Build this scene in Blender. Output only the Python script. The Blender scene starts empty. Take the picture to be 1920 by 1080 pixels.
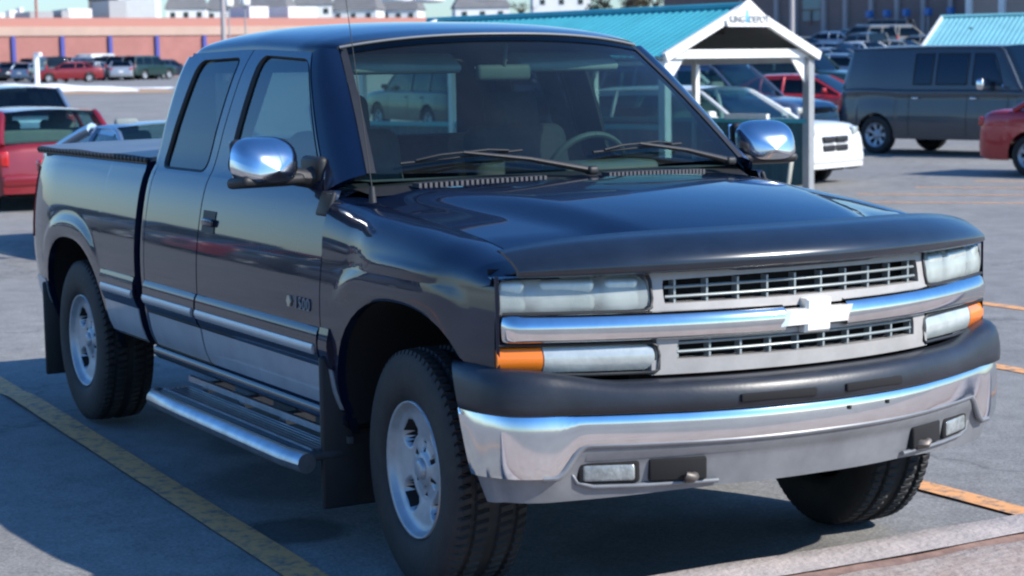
import bpy, bmesh, math, random
from mathutils import Vector, Matrix
random.seed(7)
C0 = bpy.context.scene.collection
sc = bpy.context.scene
pi = math.pi
rad = math.radians

# ------------------------------------------------------------------ camera
CAM = Vector((5.41658, -3.58542, 1.67252))
YAW, PITCH, ROLL = rad(150.8165267), rad(-6.5387111), rad(-0.9442240)
FPX = 3557.37
dv = Vector((math.cos(YAW) * math.cos(PITCH), math.sin(YAW) * math.cos(PITCH), math.sin(PITCH)))
rv = dv.cross(Vector((0, 0, 1))).normalized()
uv = rv.cross(dv)
r2 = rv * math.cos(ROLL) + uv * math.sin(ROLL)
u2 = uv * math.cos(ROLL) - rv * math.sin(ROLL)
cam_d = bpy.data.cameras.new('camera')
cam = bpy.data.objects.new('camera', cam_d)
C0.objects.link(cam)
cam.matrix_world = Matrix(((r2.x, u2.x, -dv.x, CAM.x), (r2.y, u2.y, -dv.y, CAM.y), (r2.z, u2.z, -dv.z, CAM.z), (0, 0, 0, 1)))
cam_d.sensor_width = 36
cam_d.lens = FPX / 1920 * 36
cam_d.clip_start = 0.1
cam_d.clip_end = 9000
cam_d.dof.use_dof = True
cam_d.dof.focus_distance = 6.6
cam_d.dof.aperture_fstop = 5.6
sc.camera = cam

# ------------------------------------------------------------------ light
SUN = Vector((1.13, 0.77, 1.0)).normalized()
EL = math.asin(SUN.z)
AZ = math.atan2(SUN.x, SUN.y)
w = bpy.data.worlds.new('World')
sc.world = w
w.use_nodes = True
nt = w.node_tree
for n in list(nt.nodes):
    nt.nodes.remove(n)
sky = nt.nodes.new('ShaderNodeTexSky')
sky.sky_type = 'NISHITA'
sky.sun_disc = False
sky.sun_elevation = EL
sky.sun_rotation = AZ
sky.air_density = 1.0
sky.dust_density = 0.6
sky.ozone_density = 2.0
tint = nt.nodes.new('ShaderNodeMix')
tint.data_type = 'RGBA'
tint.blend_type = 'MULTIPLY'
tint.inputs[0].default_value = 1
tint.inputs[7].default_value = (0.52, 0.98, 1.42, 1)
bg = nt.nodes.new('ShaderNodeBackground')
bg.inputs[1].default_value = 0.115
wo = nt.nodes.new('ShaderNodeOutputWorld')
wtc = nt.nodes.new('ShaderNodeTexCoord')
wsx = nt.nodes.new('ShaderNodeSeparateXYZ')
wmr = nt.nodes.new('ShaderNodeMapRange')
wmr.inputs[1].default_value = 0.0; wmr.inputs[2].default_value = 0.30
wmx = nt.nodes.new('ShaderNodeMix'); wmx.data_type = 'RGBA'
wmx.inputs[6].default_value = (0.80, 0.96, 1.14, 1); wmx.inputs[7].default_value = (0.46, 0.95, 1.48, 1)
nt.links.new(wtc.outputs['Generated'], wsx.inputs[0]); nt.links.new(wsx.outputs[2], wmr.inputs[0])
nt.links.new(wmr.outputs[0], wmx.inputs[0]); nt.links.new(wmx.outputs[2], tint.inputs[7])
nt.links.new(sky.outputs[0], tint.inputs[6])
nt.links.new(tint.outputs[2], bg.inputs[0])
nt.links.new(bg.outputs[0], wo.inputs[0])
sd = bpy.data.lights.new('sun', 'SUN')
sd.energy = 5.0
sd.angle = rad(0.5)
sd.color = (1.0, 0.94, 0.86)
so = bpy.data.objects.new('sun', sd)
C0.objects.link(so)
so.rotation_euler = (-SUN).to_track_quat('-Z', 'Y').to_euler()
so.location = (20, 15, 30)
sc.view_settings.view_transform = 'Standard'
sc.view_settings.look = 'None'
sc.view_settings.gamma = 1
sc.view_settings.exposure = 0.46
sc.cycles.use_denoising = True
sc.cycles.max_bounces = 8
sc.cycles.transparent_max_bounces = 12
sc.cycles.caustics_reflective = False
sc.cycles.caustics_refractive = False
sc.cycles.sample_clamp_indirect = 4
try:
    sc.cycles.pixel_filter_type = 'BLACKMAN_HARRIS'
    sc.cycles.filter_width = 2.2
except Exception:
    pass

# ------------------------------------------------------------------ materials
def mat(name, col, rough=0.5, metal=0.0, spec=0.5, coat=0.0, noise=0.0, nscale=8.0, bump=0.0, bscale=200.0, emit=None, col2=None, detail=6, coatr=0.05):
    m = bpy.data.materials.new(name)
    m.use_nodes = True
    t = m.node_tree
    b = t.nodes['Principled BSDF']
    b.inputs['Base Color'].default_value = (*col, 1)
    b.inputs['Roughness'].default_value = rough
    b.inputs['Metallic'].default_value = metal
    b.inputs['Specular IOR Level'].default_value = spec
    b.inputs['Coat Weight'].default_value = coat
    b.inputs['Coat Roughness'].default_value = coatr
    tc = t.nodes.new('ShaderNodeTexCoord')
    if noise > 0 or col2:
        nz = t.nodes.new('ShaderNodeTexNoise')
        nz.inputs['Scale'].default_value = nscale
        nz.inputs['Detail'].default_value = detail
        nz.inputs['Roughness'].default_value = 0.65
        t.links.new(tc.outputs['Object'], nz.inputs['Vector'])
        mx = t.nodes.new('ShaderNodeMix')
        mx.data_type = 'RGBA'
        c2 = col2 or tuple(max(0, c * (1 - noise)) for c in col)
        mx.inputs[6].default_value = (*col, 1)
        mx.inputs[7].default_value = (*c2, 1)
        cr = t.nodes.new('ShaderNodeMapRange')
        cr.inputs[1].default_value = 0.35
        cr.inputs[2].default_value = 0.65
        t.links.new(nz.outputs[0], cr.inputs[0])
        t.links.new(cr.outputs[0], mx.inputs[0])
        t.links.new(mx.outputs[2], b.inputs['Base Color'])
    if bump > 0:
        n2 = t.nodes.new('ShaderNodeTexNoise')
        n2.inputs['Scale'].default_value = bscale
        n2.inputs['Detail'].default_value = 4
        t.links.new(tc.outputs['Object'], n2.inputs['Vector'])
        bp = t.nodes.new('ShaderNodeBump')
        bp.inputs['Strength'].default_value = bump
        bp.inputs['Distance'].default_value = 0.01
        t.links.new(n2.outputs[0], bp.inputs['Height'])
        t.links.new(bp.outputs[0], b.inputs['Normal'])
    if emit:
        b.inputs['Emission Color'].default_value = (*emit, 1)
        b.inputs['Emission Strength'].default_value = 1
    return m

def glass_mat(name, tintc, trans=0.7, ior=1.5, rough=0.0, dust=0.0):
    m = bpy.data.materials.new(name)
    m.use_nodes = True
    t = m.node_tree
    for n in list(t.nodes):
        t.nodes.remove(n)
    out = t.nodes.new('ShaderNodeOutputMaterial')
    tr = t.nodes.new('ShaderNodeBsdfTransparent')
    tr.inputs[0].default_value = (tintc[0] * trans, tintc[1] * trans, tintc[2] * trans, 1)
    gl = t.nodes.new('ShaderNodeBsdfGlossy')
    gl.inputs['Roughness'].default_value = rough
    fr = t.nodes.new('ShaderNodeFresnel')
    geo = t.nodes.new('ShaderNodeNewGeometry')
    mi_ = t.nodes.new('ShaderNodeMix')
    mi_.data_type = 'FLOAT'
    mi_.inputs[2].default_value = ior; mi_.inputs[3].default_value = 1 / ior
    t.links.new(geo.outputs['Backfacing'], mi_.inputs[0])
    t.links.new(mi_.outputs[0], fr.inputs[0])
    mx = t.nodes.new('ShaderNodeMixShader')
    t.links.new(fr.outputs[0], mx.inputs[0])
    t.links.new(tr.outputs[0], mx.inputs[1])
    t.links.new(gl.outputs[0], mx.inputs[2])
    last = mx.outputs[0]
    if dust:
        df = t.nodes.new('ShaderNodeBsdfDiffuse'); df.inputs[0].default_value = (.55, .62, .62, 1)
        tc = t.nodes.new('ShaderNodeTexCoord'); n = t.nodes.new('ShaderNodeTexNoise'); n.inputs['Scale'].default_value = 3.5; n.inputs['Detail'].default_value = 8
        t.links.new(tc.outputs['Object'], n.inputs['Vector'])
        r = t.nodes.new('ShaderNodeMapRange'); r.inputs[1].default_value = .3; r.inputs[2].default_value = .7; r.inputs[3].default_value = dust * .6; r.inputs[4].default_value = dust * 1.4
        t.links.new(n.outputs[0], r.inputs[0])
        m2 = t.nodes.new('ShaderNodeMixShader')
        t.links.new(r.outputs[0], m2.inputs[0]); t.links.new(last, m2.inputs[1]); t.links.new(df.outputs[0], m2.inputs[2])
        last = m2.outputs[0]
    t.links.new(last, out.inputs[0])
    return m

M = {}
M['paint'] = mat('navy_paint', (0.003, 0.0095, 0.032), 0.45, 0.1, 0.08, 1.0, noise=0.25, nscale=3, coatr=0.035)
M['pewter'] = mat('pewter_paint', (0.40, 0.44, 0.48), 0.5, 0.2, 0.5, 0.7, noise=0.2, nscale=4, coatr=0.08)
M['chrome'] = mat('chrome', (0.78, 0.79, 0.80), 0.10, 1.0, noise=0.12, nscale=12)
M['bumperchrome'] = mat('bumper_chrome', (0.80, 0.82, 0.84), 0.11, 1.0, noise=0.10, nscale=8)
M['brightchrome'] = mat('bright_emblem', (0.92, 0.90, 0.84), 0.32, 0.45, 0.6)
M['strip'] = mat('bright_strip', (0.55, 0.58, 0.60), 0.42, 0.6, noise=0.1)
M['badge'] = mat('badge_metal', (0.20, 0.22, 0.25), 0.5, 0.4)
M['trimgrey'] = mat('header_trim', (.16, .17, .18), .4)
M['foglens'] = mat('fog_lens', (0.34, 0.37, 0.37), 0.2, 0.2, 0.5, 0.4, noise=0.45, nscale=25, bump=0.3, bscale=60)
M['mirrorchrome'] = mat('mirror_chrome', (0.70, 0.72, 0.76), 0.17, 1.0, noise=0.1, nscale=10)
M['badgegold'] = mat('badge_gold', (0.50, 0.44, 0.34), 0.45, 0.5)
M['blackplastic'] = mat('black_plastic', (0.018, 0.019, 0.022), 0.55, noise=0.3, nscale=9, bump=0.1)
M['pad'] = mat('bumper_pad', (0.020, 0.025, 0.036), 0.38, noise=0.4, nscale=6, bump=0.04, bscale=80)
M['shield'] = mat('smoked_shield', (0.012, 0.018, 0.030), 0.22, 0.0, 0.6, 0.3, noise=0.3, nscale=8, coatr=0.2)
M['fascia'] = mat('grey_fascia', (0.38, 0.365, 0.35), 0.5, 0.1, noise=0.18, nscale=9)
M['valance'] = mat('grey_valance', (0.215, 0.225, 0.24), 0.42, 0.25, noise=0.25, nscale=7)
M['dark'] = mat('dark_void', (0.006, 0.006, 0.007), 0.9)
M['grillebar'] = mat('grille_bar', (0.27, 0.31, 0.32), 0.4, 0.3)
M['rubber'] = mat('tyre_rubber', (0.010, 0.011, 0.013), 0.7, noise=0.5, nscale=14, bump=0.15, bscale=60, col2=(0.022, 0.021, 0.021))
M['rim'] = mat('silver_rim', (0.42, 0.46, 0.50), 0.38, 0.45, noise=0.25, nscale=10)
M['amber'] = mat('amber_lens', (0.85, 0.20, 0.01), 0.15, 0, 0.6, 0.6)
M['red'] = mat('red_lens', (0.45, 0.015, 0.015), 0.2, 0, 0.6, 0.6)
M['reflector'] = mat('lamp_reflector', (0.62, 0.66, 0.66), 0.3, 0.75, noise=0.35, nscale=14, bump=0.25, bscale=40)
M['lens'] = mat('frosted_lens', (0.55, 0.60, 0.58), 0.22, 0.25, 0.6, 0.5, noise=0.25, nscale=10, bump=0.1, bscale=60)
M['glass'] = glass_mat('clear_glass', (0.66, 0.90, 0.84), 0.82, 1.55, dust=.010)
M['sideglass'] = glass_mat('side_glass', (0.5, 0.75, 0.75), 0.45, 1.7)
M['privacy'] = glass_mat('privacy_glass', (0.3, 0.4, 0.45), 0.2, 1.6)
M['mirrorglass'] = mat('mirror_glass', (0.9, 0.9, 0.9), 0.02, 1.0)
M['cloth'] = mat('seat_cloth', (0.05, 0.055, 0.06), 0.9, noise=0.3, nscale=30)
M['lightcloth'] = mat('grey_trim', (0.22, 0.25, 0.24), 0.85, noise=0.15)
M['dash'] = mat('dashboard', (0.05, 0.065, 0.06), 0.7, noise=0.2)
M['vinyl'] = mat('cover_vinyl', (0.10, 0.12, 0.15), 0.38, 0, 0.5, noise=0.3, nscale=5, bump=0.1, bscale=12)
M['step'] = mat('step_metal', (0.50, 0.53, 0.57), 0.28, 0.9, noise=0.3, nscale=12)
M['steptread'] = mat('step_tread', (0.05, 0.055, 0.06), 0.6, noise=0.5, nscale=20)
M['rust'] = mat('rusty_frame', (0.10, 0.07, 0.05), 0.8, noise=0.6, nscale=12)
M['white'] = mat('white_paint', (0.80, 0.80, 0.78), 0.45, noise=0.12, nscale=6)
M['teal'] = mat('teal_roof', (0.07, 0.40, 0.46), 0.4, 0.1, 0.5, noise=0.15, nscale=2)
M['palteal'] = mat('pale_teal_roof', (0.24, 0.56, 0.60), 0.3, 0.1, 0.5, noise=0.15, nscale=2)
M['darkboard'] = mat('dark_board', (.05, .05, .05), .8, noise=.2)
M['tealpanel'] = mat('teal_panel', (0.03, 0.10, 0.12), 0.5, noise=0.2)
M['brick'] = mat('red_brick', (0.40, 0.175, 0.150), 0.9, noise=0.15, nscale=0.8)
M['tan'] = mat('tan_band', (0.50, 0.35, 0.28), 0.85, noise=0.1, nscale=0.5)
M['bluecol'] = mat('blue_column', (0.06, 0.07, 0.32), 0.5)
M['mauve'] = mat('mauve_block', (0.22, 0.165, 0.155), 0.9, noise=0.12, nscale=0.6)
M['pilaster'] = mat('pale_pilaster', (0.36, 0.33, 0.33), 0.85)
M['shingle'] = mat('grey_shingle', (0.17, 0.17, 0.175), 0.9, noise=0.2, nscale=0.6)
M['siding'] = mat('white_siding', (0.72, 0.73, 0.72), 0.7, noise=0.08, nscale=0.6)
M['greymetal'] = mat('grey_metal', (0.36, 0.37, 0.38), 0.5, 0.4, noise=0.1)
M['darkwin'] = mat('dark_window', (0.02, 0.03, 0.035), 0.1, 0, 0.6)
M['snow'] = mat('snow', (0.88, 0.90, 0.93), 0.8, noise=0.08, nscale=1.5, bump=0.2, bscale=4)
M['sand'] = mat('muddy_edge', (0.42, 0.28, 0.17), 0.9, noise=0.3, nscale=1)
M['asphaltpale'] = mat('x', (0.2, 0.2, 0.2), 0.9)
M['chromeball'] = mat('lamp_white', (0.8, 0.8, 0.8), 0.3)

def cpaint(name, col, metal=0.2, rough=0.35):
    return mat(name, col, rough, metal, 0.5, 0.9, noise=0.12, nscale=3, coatr=0.06)
def lamp_glass():
    m = glass_mat('lamp_glass', (.9, .95, .93), .9)
    t = m.node_tree
    out = [n for n in t.nodes if n.type == 'OUTPUT_MATERIAL'][0]
    src = out.inputs[0].links[0].from_socket
    p = t.nodes.new('ShaderNodeBsdfPrincipled')
    p.inputs['Base Color'].default_value = (.62, .68, .66, 1); p.inputs['Roughness'].default_value = .25
    tc = t.nodes.new('ShaderNodeTexCoord'); n = t.nodes.new('ShaderNodeTexNoise'); n.inputs['Scale'].default_value = 9
    t.links.new(tc.outputs['Object'], n.inputs['Vector'])
    r = t.nodes.new('ShaderNodeMapRange'); r.inputs[1].default_value = .3; r.inputs[2].default_value = .7; r.inputs[3].default_value = .28; r.inputs[4].default_value = .55
    t.links.new(n.outputs[0], r.inputs[0])
    mx = t.nodes.new('ShaderNodeMixShader')
    t.links.new(r.outputs[0], mx.inputs[0]); t.links.new(src, mx.inputs[1]); t.links.new(p.outputs[0], mx.inputs[2])
    t.links.new(mx.outputs[0], out.inputs[0])
    return m
M['lampglass'] = lamp_glass()
P = {
    'red': cpaint('red_paint', (0.22, 0.010, 0.016)),
    'bright_red': cpaint('bright_red_paint', (0.45, 0.02, 0.025)),
    'silverblue': cpaint('silver_blue_paint', (0.17, 0.24, 0.33), 0.5),
    'white': cpaint('white_car_paint', (0.76, 0.77, 0.76), 0.0),
    'vanblue': cpaint('slate_blue_paint', (0.040, 0.046, 0.058), 0.2),
    'blue': cpaint('steel_blue_paint', (0.07, 0.10, 0.16), 0.4),
    'navy': cpaint('dark_navy_paint', (0.012, 0.02, 0.04), 0.3),
    'black': cpaint('black_paint', (0.01, 0.011, 0.013), 0.1),
    'silver': cpaint('silver_paint', (0.42, 0.44, 0.46), 0.6),
    'grey': cpaint('grey_paint', (0.12, 0.13, 0.14), 0.5),
    'green': cpaint('dark_green_paint', (0.015, 0.045, 0.04), 0.3),
    'tan': cpaint('champagne_paint', (0.42, 0.38, 0.30), 0.4),
}

# ------------------------------------------------------------------ mesh helpers
class MB:
    def __init__(s):
        s.v = []; s.f = []; s.m = []; s.sm = []
    def add(s, verts, faces, mi=0, smooth=True):
        o = len(s.v)
        s.v += [tuple(p) for p in verts]
        for f in faces:
            s.f.append(tuple(i + o for i in f)); s.m.append(mi); s.sm.append(smooth)
        return s
    def grid(s, rows, mi=0, smooth=True, skip=None, mf=None):
        n = len(rows[0]); o = len(s.v)
        for r in rows:
            s.v += [tuple(p) for p in r]
        for i in range(len(rows) - 1):
            for j in range(n - 1):
                if skip and skip(i, j):
                    continue
                s.f.append((o + i * n + j, o + i * n + j + 1, o + (i + 1) * n + j + 1, o + (i + 1) * n + j))
                s.m.append(mf(i, j) if mf else mi); s.sm.append(smooth)
        return s
    def lipgrid(s, rows, d, mi=0):
        """grid plus a rolled edge: the border repeated and pushed by vector d"""
        s.grid(rows, mi)
        b = list(rows[0]) + [r[-1] for r in rows[1:]] + list(reversed(rows[-1][:-1])) + [r[0] for r in reversed(rows[1:-1])]
        b.append(b[0])
        c = [Vector(p) + (d(Vector(p)) if callable(d) else Vector(d)) for p in b]
        s.grid([b, c], mi)
        return s
    def box(s, c, h, mi=0, R=None):
        c = Vector(c); vs = []
        for x in (-1, 1):
            for y in (-1, 1):
                for z in (-1, 1):
                    p = Vector((x * h[0], y * h[1], z * h[2]))
                    if R: p = R @ p
                    vs.append(c + p)
        s.add(vs, [(0, 1, 3, 2), (4, 6, 7, 5), (0, 4, 5, 1), (2, 3, 7, 6), (0, 2, 6, 4), (1, 5, 7, 3)], mi, False)
        return s
    def rbox(s, c, h, r=0.02, seg=3, mi=0, R=None):
        bm = bmesh.new()
        bmesh.ops.create_cube(bm, size=1)
        for v in bm.verts:
            v.co = Vector((v.co.x * 2 * h[0], v.co.y * 2 * h[1], v.co.z * 2 * h[2]))
        bmesh.ops.bevel(bm, geom=bm.edges[:], offset=min(r, min(h) * 0.95), segments=seg, profile=0.5, affect='EDGES')
        bm.verts.index_update()
        c = Vector(c)
        s.add([c + (R @ v.co if R else v.co) for v in bm.verts], [[v.index for v in f.verts] for f in bm.faces], mi, True)
        bm.free()
        return s
    def tube(s, path, r, n=10, mi=0, cap=True):
        path = [Vector(p) for p in path]
        rr = r if isinstance(r, (list, tuple)) else [r] * len(path)
        rings = []
        for i, p in enumerate(path):
            t = (path[min(i + 1, len(path) - 1)] - path[max(i - 1, 0)]).normalized()
            a = t.cross(Vector((0, 0, 1)))
            if a.length < 0.05: a = t.cross(Vector((1, 0, 0)))
            a.normalize(); b = t.cross(a)
            rings.append([p + (a * math.cos(k * 2 * pi / n) + b * math.sin(k * 2 * pi / n)) * rr[i] for k in range(n + 1)])
        s.grid(rings, mi)
        if cap:
            for rg in (rings[0], rings[-1]):
                s.add(rg[:-1], [tuple(range(n))], mi, False)
        return s
    def lathe(s, prof, n=48, axis='y', c=(0, 0, 0), mi=0, mf=None):
        rows = []
        for k in range(n + 1):
            a = k * 2 * pi / n
            if axis == 'y':
                rows.append([(c[0] + r * math.cos(a), c[1] + h, c[2] + r * math.sin(a)) for r, h in prof])
            else:
                rows.append([(c[0] + r * math.cos(a), c[1] + r * math.sin(a), c[2] + h) for r, h in prof])
        s.grid(rows, mi, True, None, mf)
        return s
    def prism(s, poly, fn0, fn1, mi=0):
        """polygon of 2-D points extruded between two maps"""
        n = len(poly)
        a = [fn0(*p) for p in poly]; b = [fn1(*p) for p in poly]
        s.add(a + b, [tuple(range(n))] + [tuple(range(2 * n - 1, n - 1, -1))] + [(i, (i + 1) % n, n + (i + 1) % n, n + i) for i in range(n)], mi, False)
        return s
    def build(s, name, mats, parent=None, col=True):
        me = bpy.data.meshes.new(name)
        me.from_pydata([tuple(p) for p in s.v], [], s.f)
        if not isinstance(mats, (list, tuple)): mats = [mats]
        for m_ in mats: me.materials.append(m_)
        me.polygons.foreach_set('material_index', s.m)
        me.polygons.foreach_set('use_smooth', s.sm)
        me.update()
        bm = bmesh.new(); bm.from_mesh(me)
        bmesh.ops.recalc_face_normals(bm, faces=bm.faces[:])
        bm.to_mesh(me); bm.free()
        o = bpy.data.objects.new(name, me)
        C0.objects.link(o)
        if parent: o.parent = parent
        return o

def empty(name, label, cat, loc=(0, 0, 0), rz=0, group=None):
    o = bpy.data.objects.new(name, None)
    C0.objects.link(o)
    o.location = loc; o.rotation_euler = (0, 0, rz)
    o.empty_display_size = 0.2
    o['label'] = label; o['category'] = cat
    if group: o['group'] = group
    return o
def tag(o, label, cat, group=None):
    o['label'] = label; o['category'] = cat
    if group: o['group'] = group
    return o
def struct(o, kind='structure'):
    o['kind'] = kind
    return o
def interp(x, tab):
    if x <= tab[0][0]: return tab[0][1]
    for (a, fa), (b, fb) in zip(tab, tab[1:]):
        if x <= b:
            return fa + (fb - fa) * (x - a) / (b - a)
    return tab[-1][1]
def sinterp(x, tab):
    """smooth (catmull) version"""
    n = len(tab)
    if x <= tab[0][0]: return tab[0][1]
    if x >= tab[-1][0]: return tab[-1][1]
    for i in range(n - 1):
        if x <= tab[i + 1][0]:
            x0, y0 = tab[i]; x1, y1 = tab[i + 1]
            h = x1 - x0
            m0 = (y1 - tab[i - 1][1]) / (x1 - tab[i - 1][0]) if i > 0 else (y1 - y0) / h
            m1 = (tab[i + 2][1] - y0) / (tab[i + 2][0] - x0) if i + 2 < n else (y1 - y0) / h
            t = (x - x0) / h
            return (2*t**3-3*t**2+1)*y0 + (t**3-2*t**2+t)*h*m0 + (-2*t**3+3*t**2)*y1 + (t**3-t**2)*h*m1
def lin(a, b, n): return [a + (b - a) * i / (n - 1) for i in range(n)]
def sstep(t):
    t = max(0, min(1, t)); return t * t * (3 - 2 * t)

# ------------------------------------------------------------------ terrain
FW = Vector((math.cos(YAW), math.sin(YAW), 0)); RT = Vector((math.sin(YAW), -math.cos(YAW), 0))
HL = [(0, 0), (26, 0), (60, 0.35), (100, 1.10), (160, 1.60), (210, 2.2), (300, 7.5), (500, 16), (900, 26), (1600, 38), (4000, 60)]
HR = [(0, 0), (40, 0), (60, 0.40), (100, 1.55), (130, 2.9), (160, 4.0), (185, 4.6), (240, 5.5), (500, 14), (900, 24), (1600, 38), (4000, 60)]
def hgt(D, L):
    if D < 10: return 0.0
    px = 960 + L / D * FPX
    k = sstep((px - 350) / 800)
    return sinterp(D, HL) * (1 - k) + sinterp(D, HR) * k
def gp(px, D, dz=0.0):
    L = (px - 960) / FPX * D
    p = Vector((CAM.x, CAM.y, 0)) + FW * D + RT * L
    p.z = hgt(D, L) + dz
    return p
def hgt_xy(x, y):
    q = Vector((x - CAM.x, y - CAM.y, 0))
    return hgt(q.dot(FW), q.dot(RT))
def heading(phi):
    d = RT * math.cos(rad(phi)) + FW * math.sin(rad(phi))
    return math.atan2(d.y, d.x)

Ds = [-60, -30, -10, 0, 5, 10, 15, 20, 25, 30, 35, 40] + [42 + 4 * i for i in range(50)] + [260, 290, 330, 380, 440, 500, 600, 750, 900, 1200, 1600, 2200, 3000, 4000]
rows = []
for D in Ds:
    hw = max(60, D * 0.55 + 40)
    row = []
    for t in lin(-1, 1, 81):
        L = t * hw
        p = Vector((CAM.x, CAM.y, 0)) + FW * D + RT * L
        row.append((p.x, p.y, hgt(D, L)))
    rows.append(row)
def asphalt_mat():
    m = mat('asphalt', (0.15, 0.15, 0.15), 0.9)
    t = m.node_tree; b = t.nodes['Principled BSDF']
    tc = t.nodes.new('ShaderNodeTexCoord')
    def nz(scale, det, rough=0.6):
        n = t.nodes.new('ShaderNodeTexNoise')
        n.inputs['Scale'].default_value = scale; n.inputs['Detail'].default_value = det; n.inputs['Roughness'].default_value = rough
        t.links.new(tc.outputs['Object'], n.inputs['Vector']); return n
    a = nz(0.35, 8, 0.7); c = nz(90, 3); e = nz(4.5, 6, 0.75)
    r1 = t.nodes.new('ShaderNodeValToRGB')
    r1.color_ramp.elements[0].position = 0.3; r1.color_ramp.elements[0].color = (0.185, 0.185, 0.18, 1)
    r1.color_ramp.elements[1].position = 0.7; r1.color_ramp.elements[1].color = (0.28, 0.27, 0.25, 1)
    t.links.new(a.outputs[0], r1.inputs[0])
    r2_ = t.nodes.new('ShaderNodeMapRange'); r2_.inputs[1].default_value = 0.3; r2_.inputs[2].default_value = 0.7
    r2_.inputs[3].default_value = 0.62; r2_.inputs[4].default_value = 1.25
    t.links.new(c.outputs[0], r2_.inputs[0])
    r3 = t.nodes.new('ShaderNodeMapRange'); r3.inputs[1].default_value = 0.35; r3.inputs[2].default_value = 0.7
    r3.inputs[3].default_value = 1.12; r3.inputs[4].default_value = 0.76
    t.links.new(e.outputs[0], r3.inputs[0])
    mm = t.nodes.new('ShaderNodeMath'); mm.operation = 'MULTIPLY'
    t.links.new(r2_.outputs[0], mm.inputs[0]); t.links.new(r3.outputs[0], mm.inputs[1])
    vm = t.nodes.new('ShaderNodeVectorMath'); vm.operation = 'SCALE'
    t.links.new(r1.outputs[0], vm.inputs[0]); t.links.new(mm.outputs[0], vm.inputs['Scale'])
    # dark tar seams
    vo = t.nodes.new('ShaderNodeTexVoronoi'); vo.feature = 'DISTANCE_TO_EDGE'; vo.inputs['Scale'].default_value = 0.22
    wv = t.nodes.new('ShaderNodeVectorMath'); wv.operation = 'ADD'
    n4 = nz(1.5, 4)
    t.links.new(tc.outputs['Object'], wv.inputs[0]); t.links.new(n4.outputs['Color'], wv.inputs[1])
    t.links.new(wv.outputs[0], vo.inputs['Vector'])
    cm = t.nodes.new('ShaderNodeMapRange'); cm.inputs[1].default_value = 0.0; cm.inputs[2].default_value = 0.006
    cm.inputs[3].default_value = 0.65; cm.inputs[4].default_value = 1.0
    t.links.new(vo.outputs[0], cm.inputs[0])
    vm2 = t.nodes.new('ShaderNodeVectorMath'); vm2.operation = 'SCALE'
    t.links.new(vm.outputs[0], vm2.inputs[0]); t.links.new(cm.outputs[0], vm2.inputs['Scale'])
    last = vm2.outputs[0]
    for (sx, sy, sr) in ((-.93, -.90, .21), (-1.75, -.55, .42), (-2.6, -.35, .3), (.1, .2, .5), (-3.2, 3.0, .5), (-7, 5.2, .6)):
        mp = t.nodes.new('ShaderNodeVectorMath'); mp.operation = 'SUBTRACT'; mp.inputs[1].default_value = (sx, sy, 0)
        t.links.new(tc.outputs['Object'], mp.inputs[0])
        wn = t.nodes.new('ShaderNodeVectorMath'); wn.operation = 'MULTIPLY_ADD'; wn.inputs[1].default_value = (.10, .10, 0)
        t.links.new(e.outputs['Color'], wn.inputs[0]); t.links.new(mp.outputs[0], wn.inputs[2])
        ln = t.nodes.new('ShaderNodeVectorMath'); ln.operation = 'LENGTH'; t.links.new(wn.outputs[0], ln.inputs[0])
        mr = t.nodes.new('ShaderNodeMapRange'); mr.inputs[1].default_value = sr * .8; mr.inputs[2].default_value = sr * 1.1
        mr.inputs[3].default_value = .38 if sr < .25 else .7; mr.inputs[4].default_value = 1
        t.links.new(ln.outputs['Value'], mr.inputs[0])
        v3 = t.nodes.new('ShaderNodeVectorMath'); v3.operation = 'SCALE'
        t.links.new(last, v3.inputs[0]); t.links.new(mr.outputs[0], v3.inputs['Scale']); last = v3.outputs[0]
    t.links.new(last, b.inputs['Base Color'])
    bp = t.nodes.new('ShaderNodeBump'); bp.inputs['Strength'].default_value = 0.35; bp.inputs['Distance'].default_value = 0.006
    t.links.new(c.outputs[0], bp.inputs['Height']); t.links.new(bp.outputs[0], b.inputs['Normal'])
    return m
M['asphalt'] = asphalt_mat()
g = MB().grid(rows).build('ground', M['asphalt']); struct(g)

# paint lines: thin sheets following the ground
def line_mat():
    m = mat('yellow_line_paint', (0.55, 0.30, 0.05), 0.75)
    t = m.node_tree; b = t.nodes['Principled BSDF']
    tc = t.nodes.new('ShaderNodeTexCoord')
    n = t.nodes.new('ShaderNodeTexNoise'); n.inputs['Scale'].default_value = 14; n.inputs['Detail'].default_value = 8; n.inputs['Roughness'].default_value = 0.75
    t.links.new(tc.outputs['Object'], n.inputs['Vector'])
    r = t.nodes.new('ShaderNodeValToRGB')
    r.color_ramp.elements[0].position = 0.36; r.color_ramp.elements[0].color = (0.17, 0.15, 0.13, 1)
    r.color_ramp.elements[1].position = 0.52; r.color_ramp.elements[1].color = (0.74, 0.35, 0.13, 1)
    t.links.new(n.outputs[0], r.inputs[0]); t.links.new(r.outputs[0], b.inputs['Base Color'])
    return m
M['line'] = line_mat()
def ground_strip(name, x0, y0, x1, y1, wdt, m, dz=0.004, n=30, name_kind=True):
    a = Vector((x0, y0, 0)); b = Vector((x1, y1, 0)); d = (b - a).normalized(); p = Vector((-d.y, d.x, 0)) * wdt / 2
    rws = []
    for t in lin(0, 1, n):
        q = a.lerp(b, t)
        jl, jr = random.uniform(0.96, 1.03), random.uniform(0.96, 1.03)
        l, r = q - p * jl, q + p * jr
        rws.append([(l.x, l.y, hgt_xy(l.x, l.y) + dz), (r.x, r.y, hgt_xy(r.x, r.y) + dz)])
    o = MB().grid(rws, smooth=False).build(name, m)
    return struct(o)
ground_strip('painted_line', -5.6, -0.98, 0.62, -1.21, 0.135, M['line'])
ground_strip('painted_line', -5.3, 1.42, 0.62, 1.46, 0.12, M['line'])
ground_strip('painted_line', -5.0, 3.88, 0.62, 3.86, 0.12, M['line'])
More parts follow.
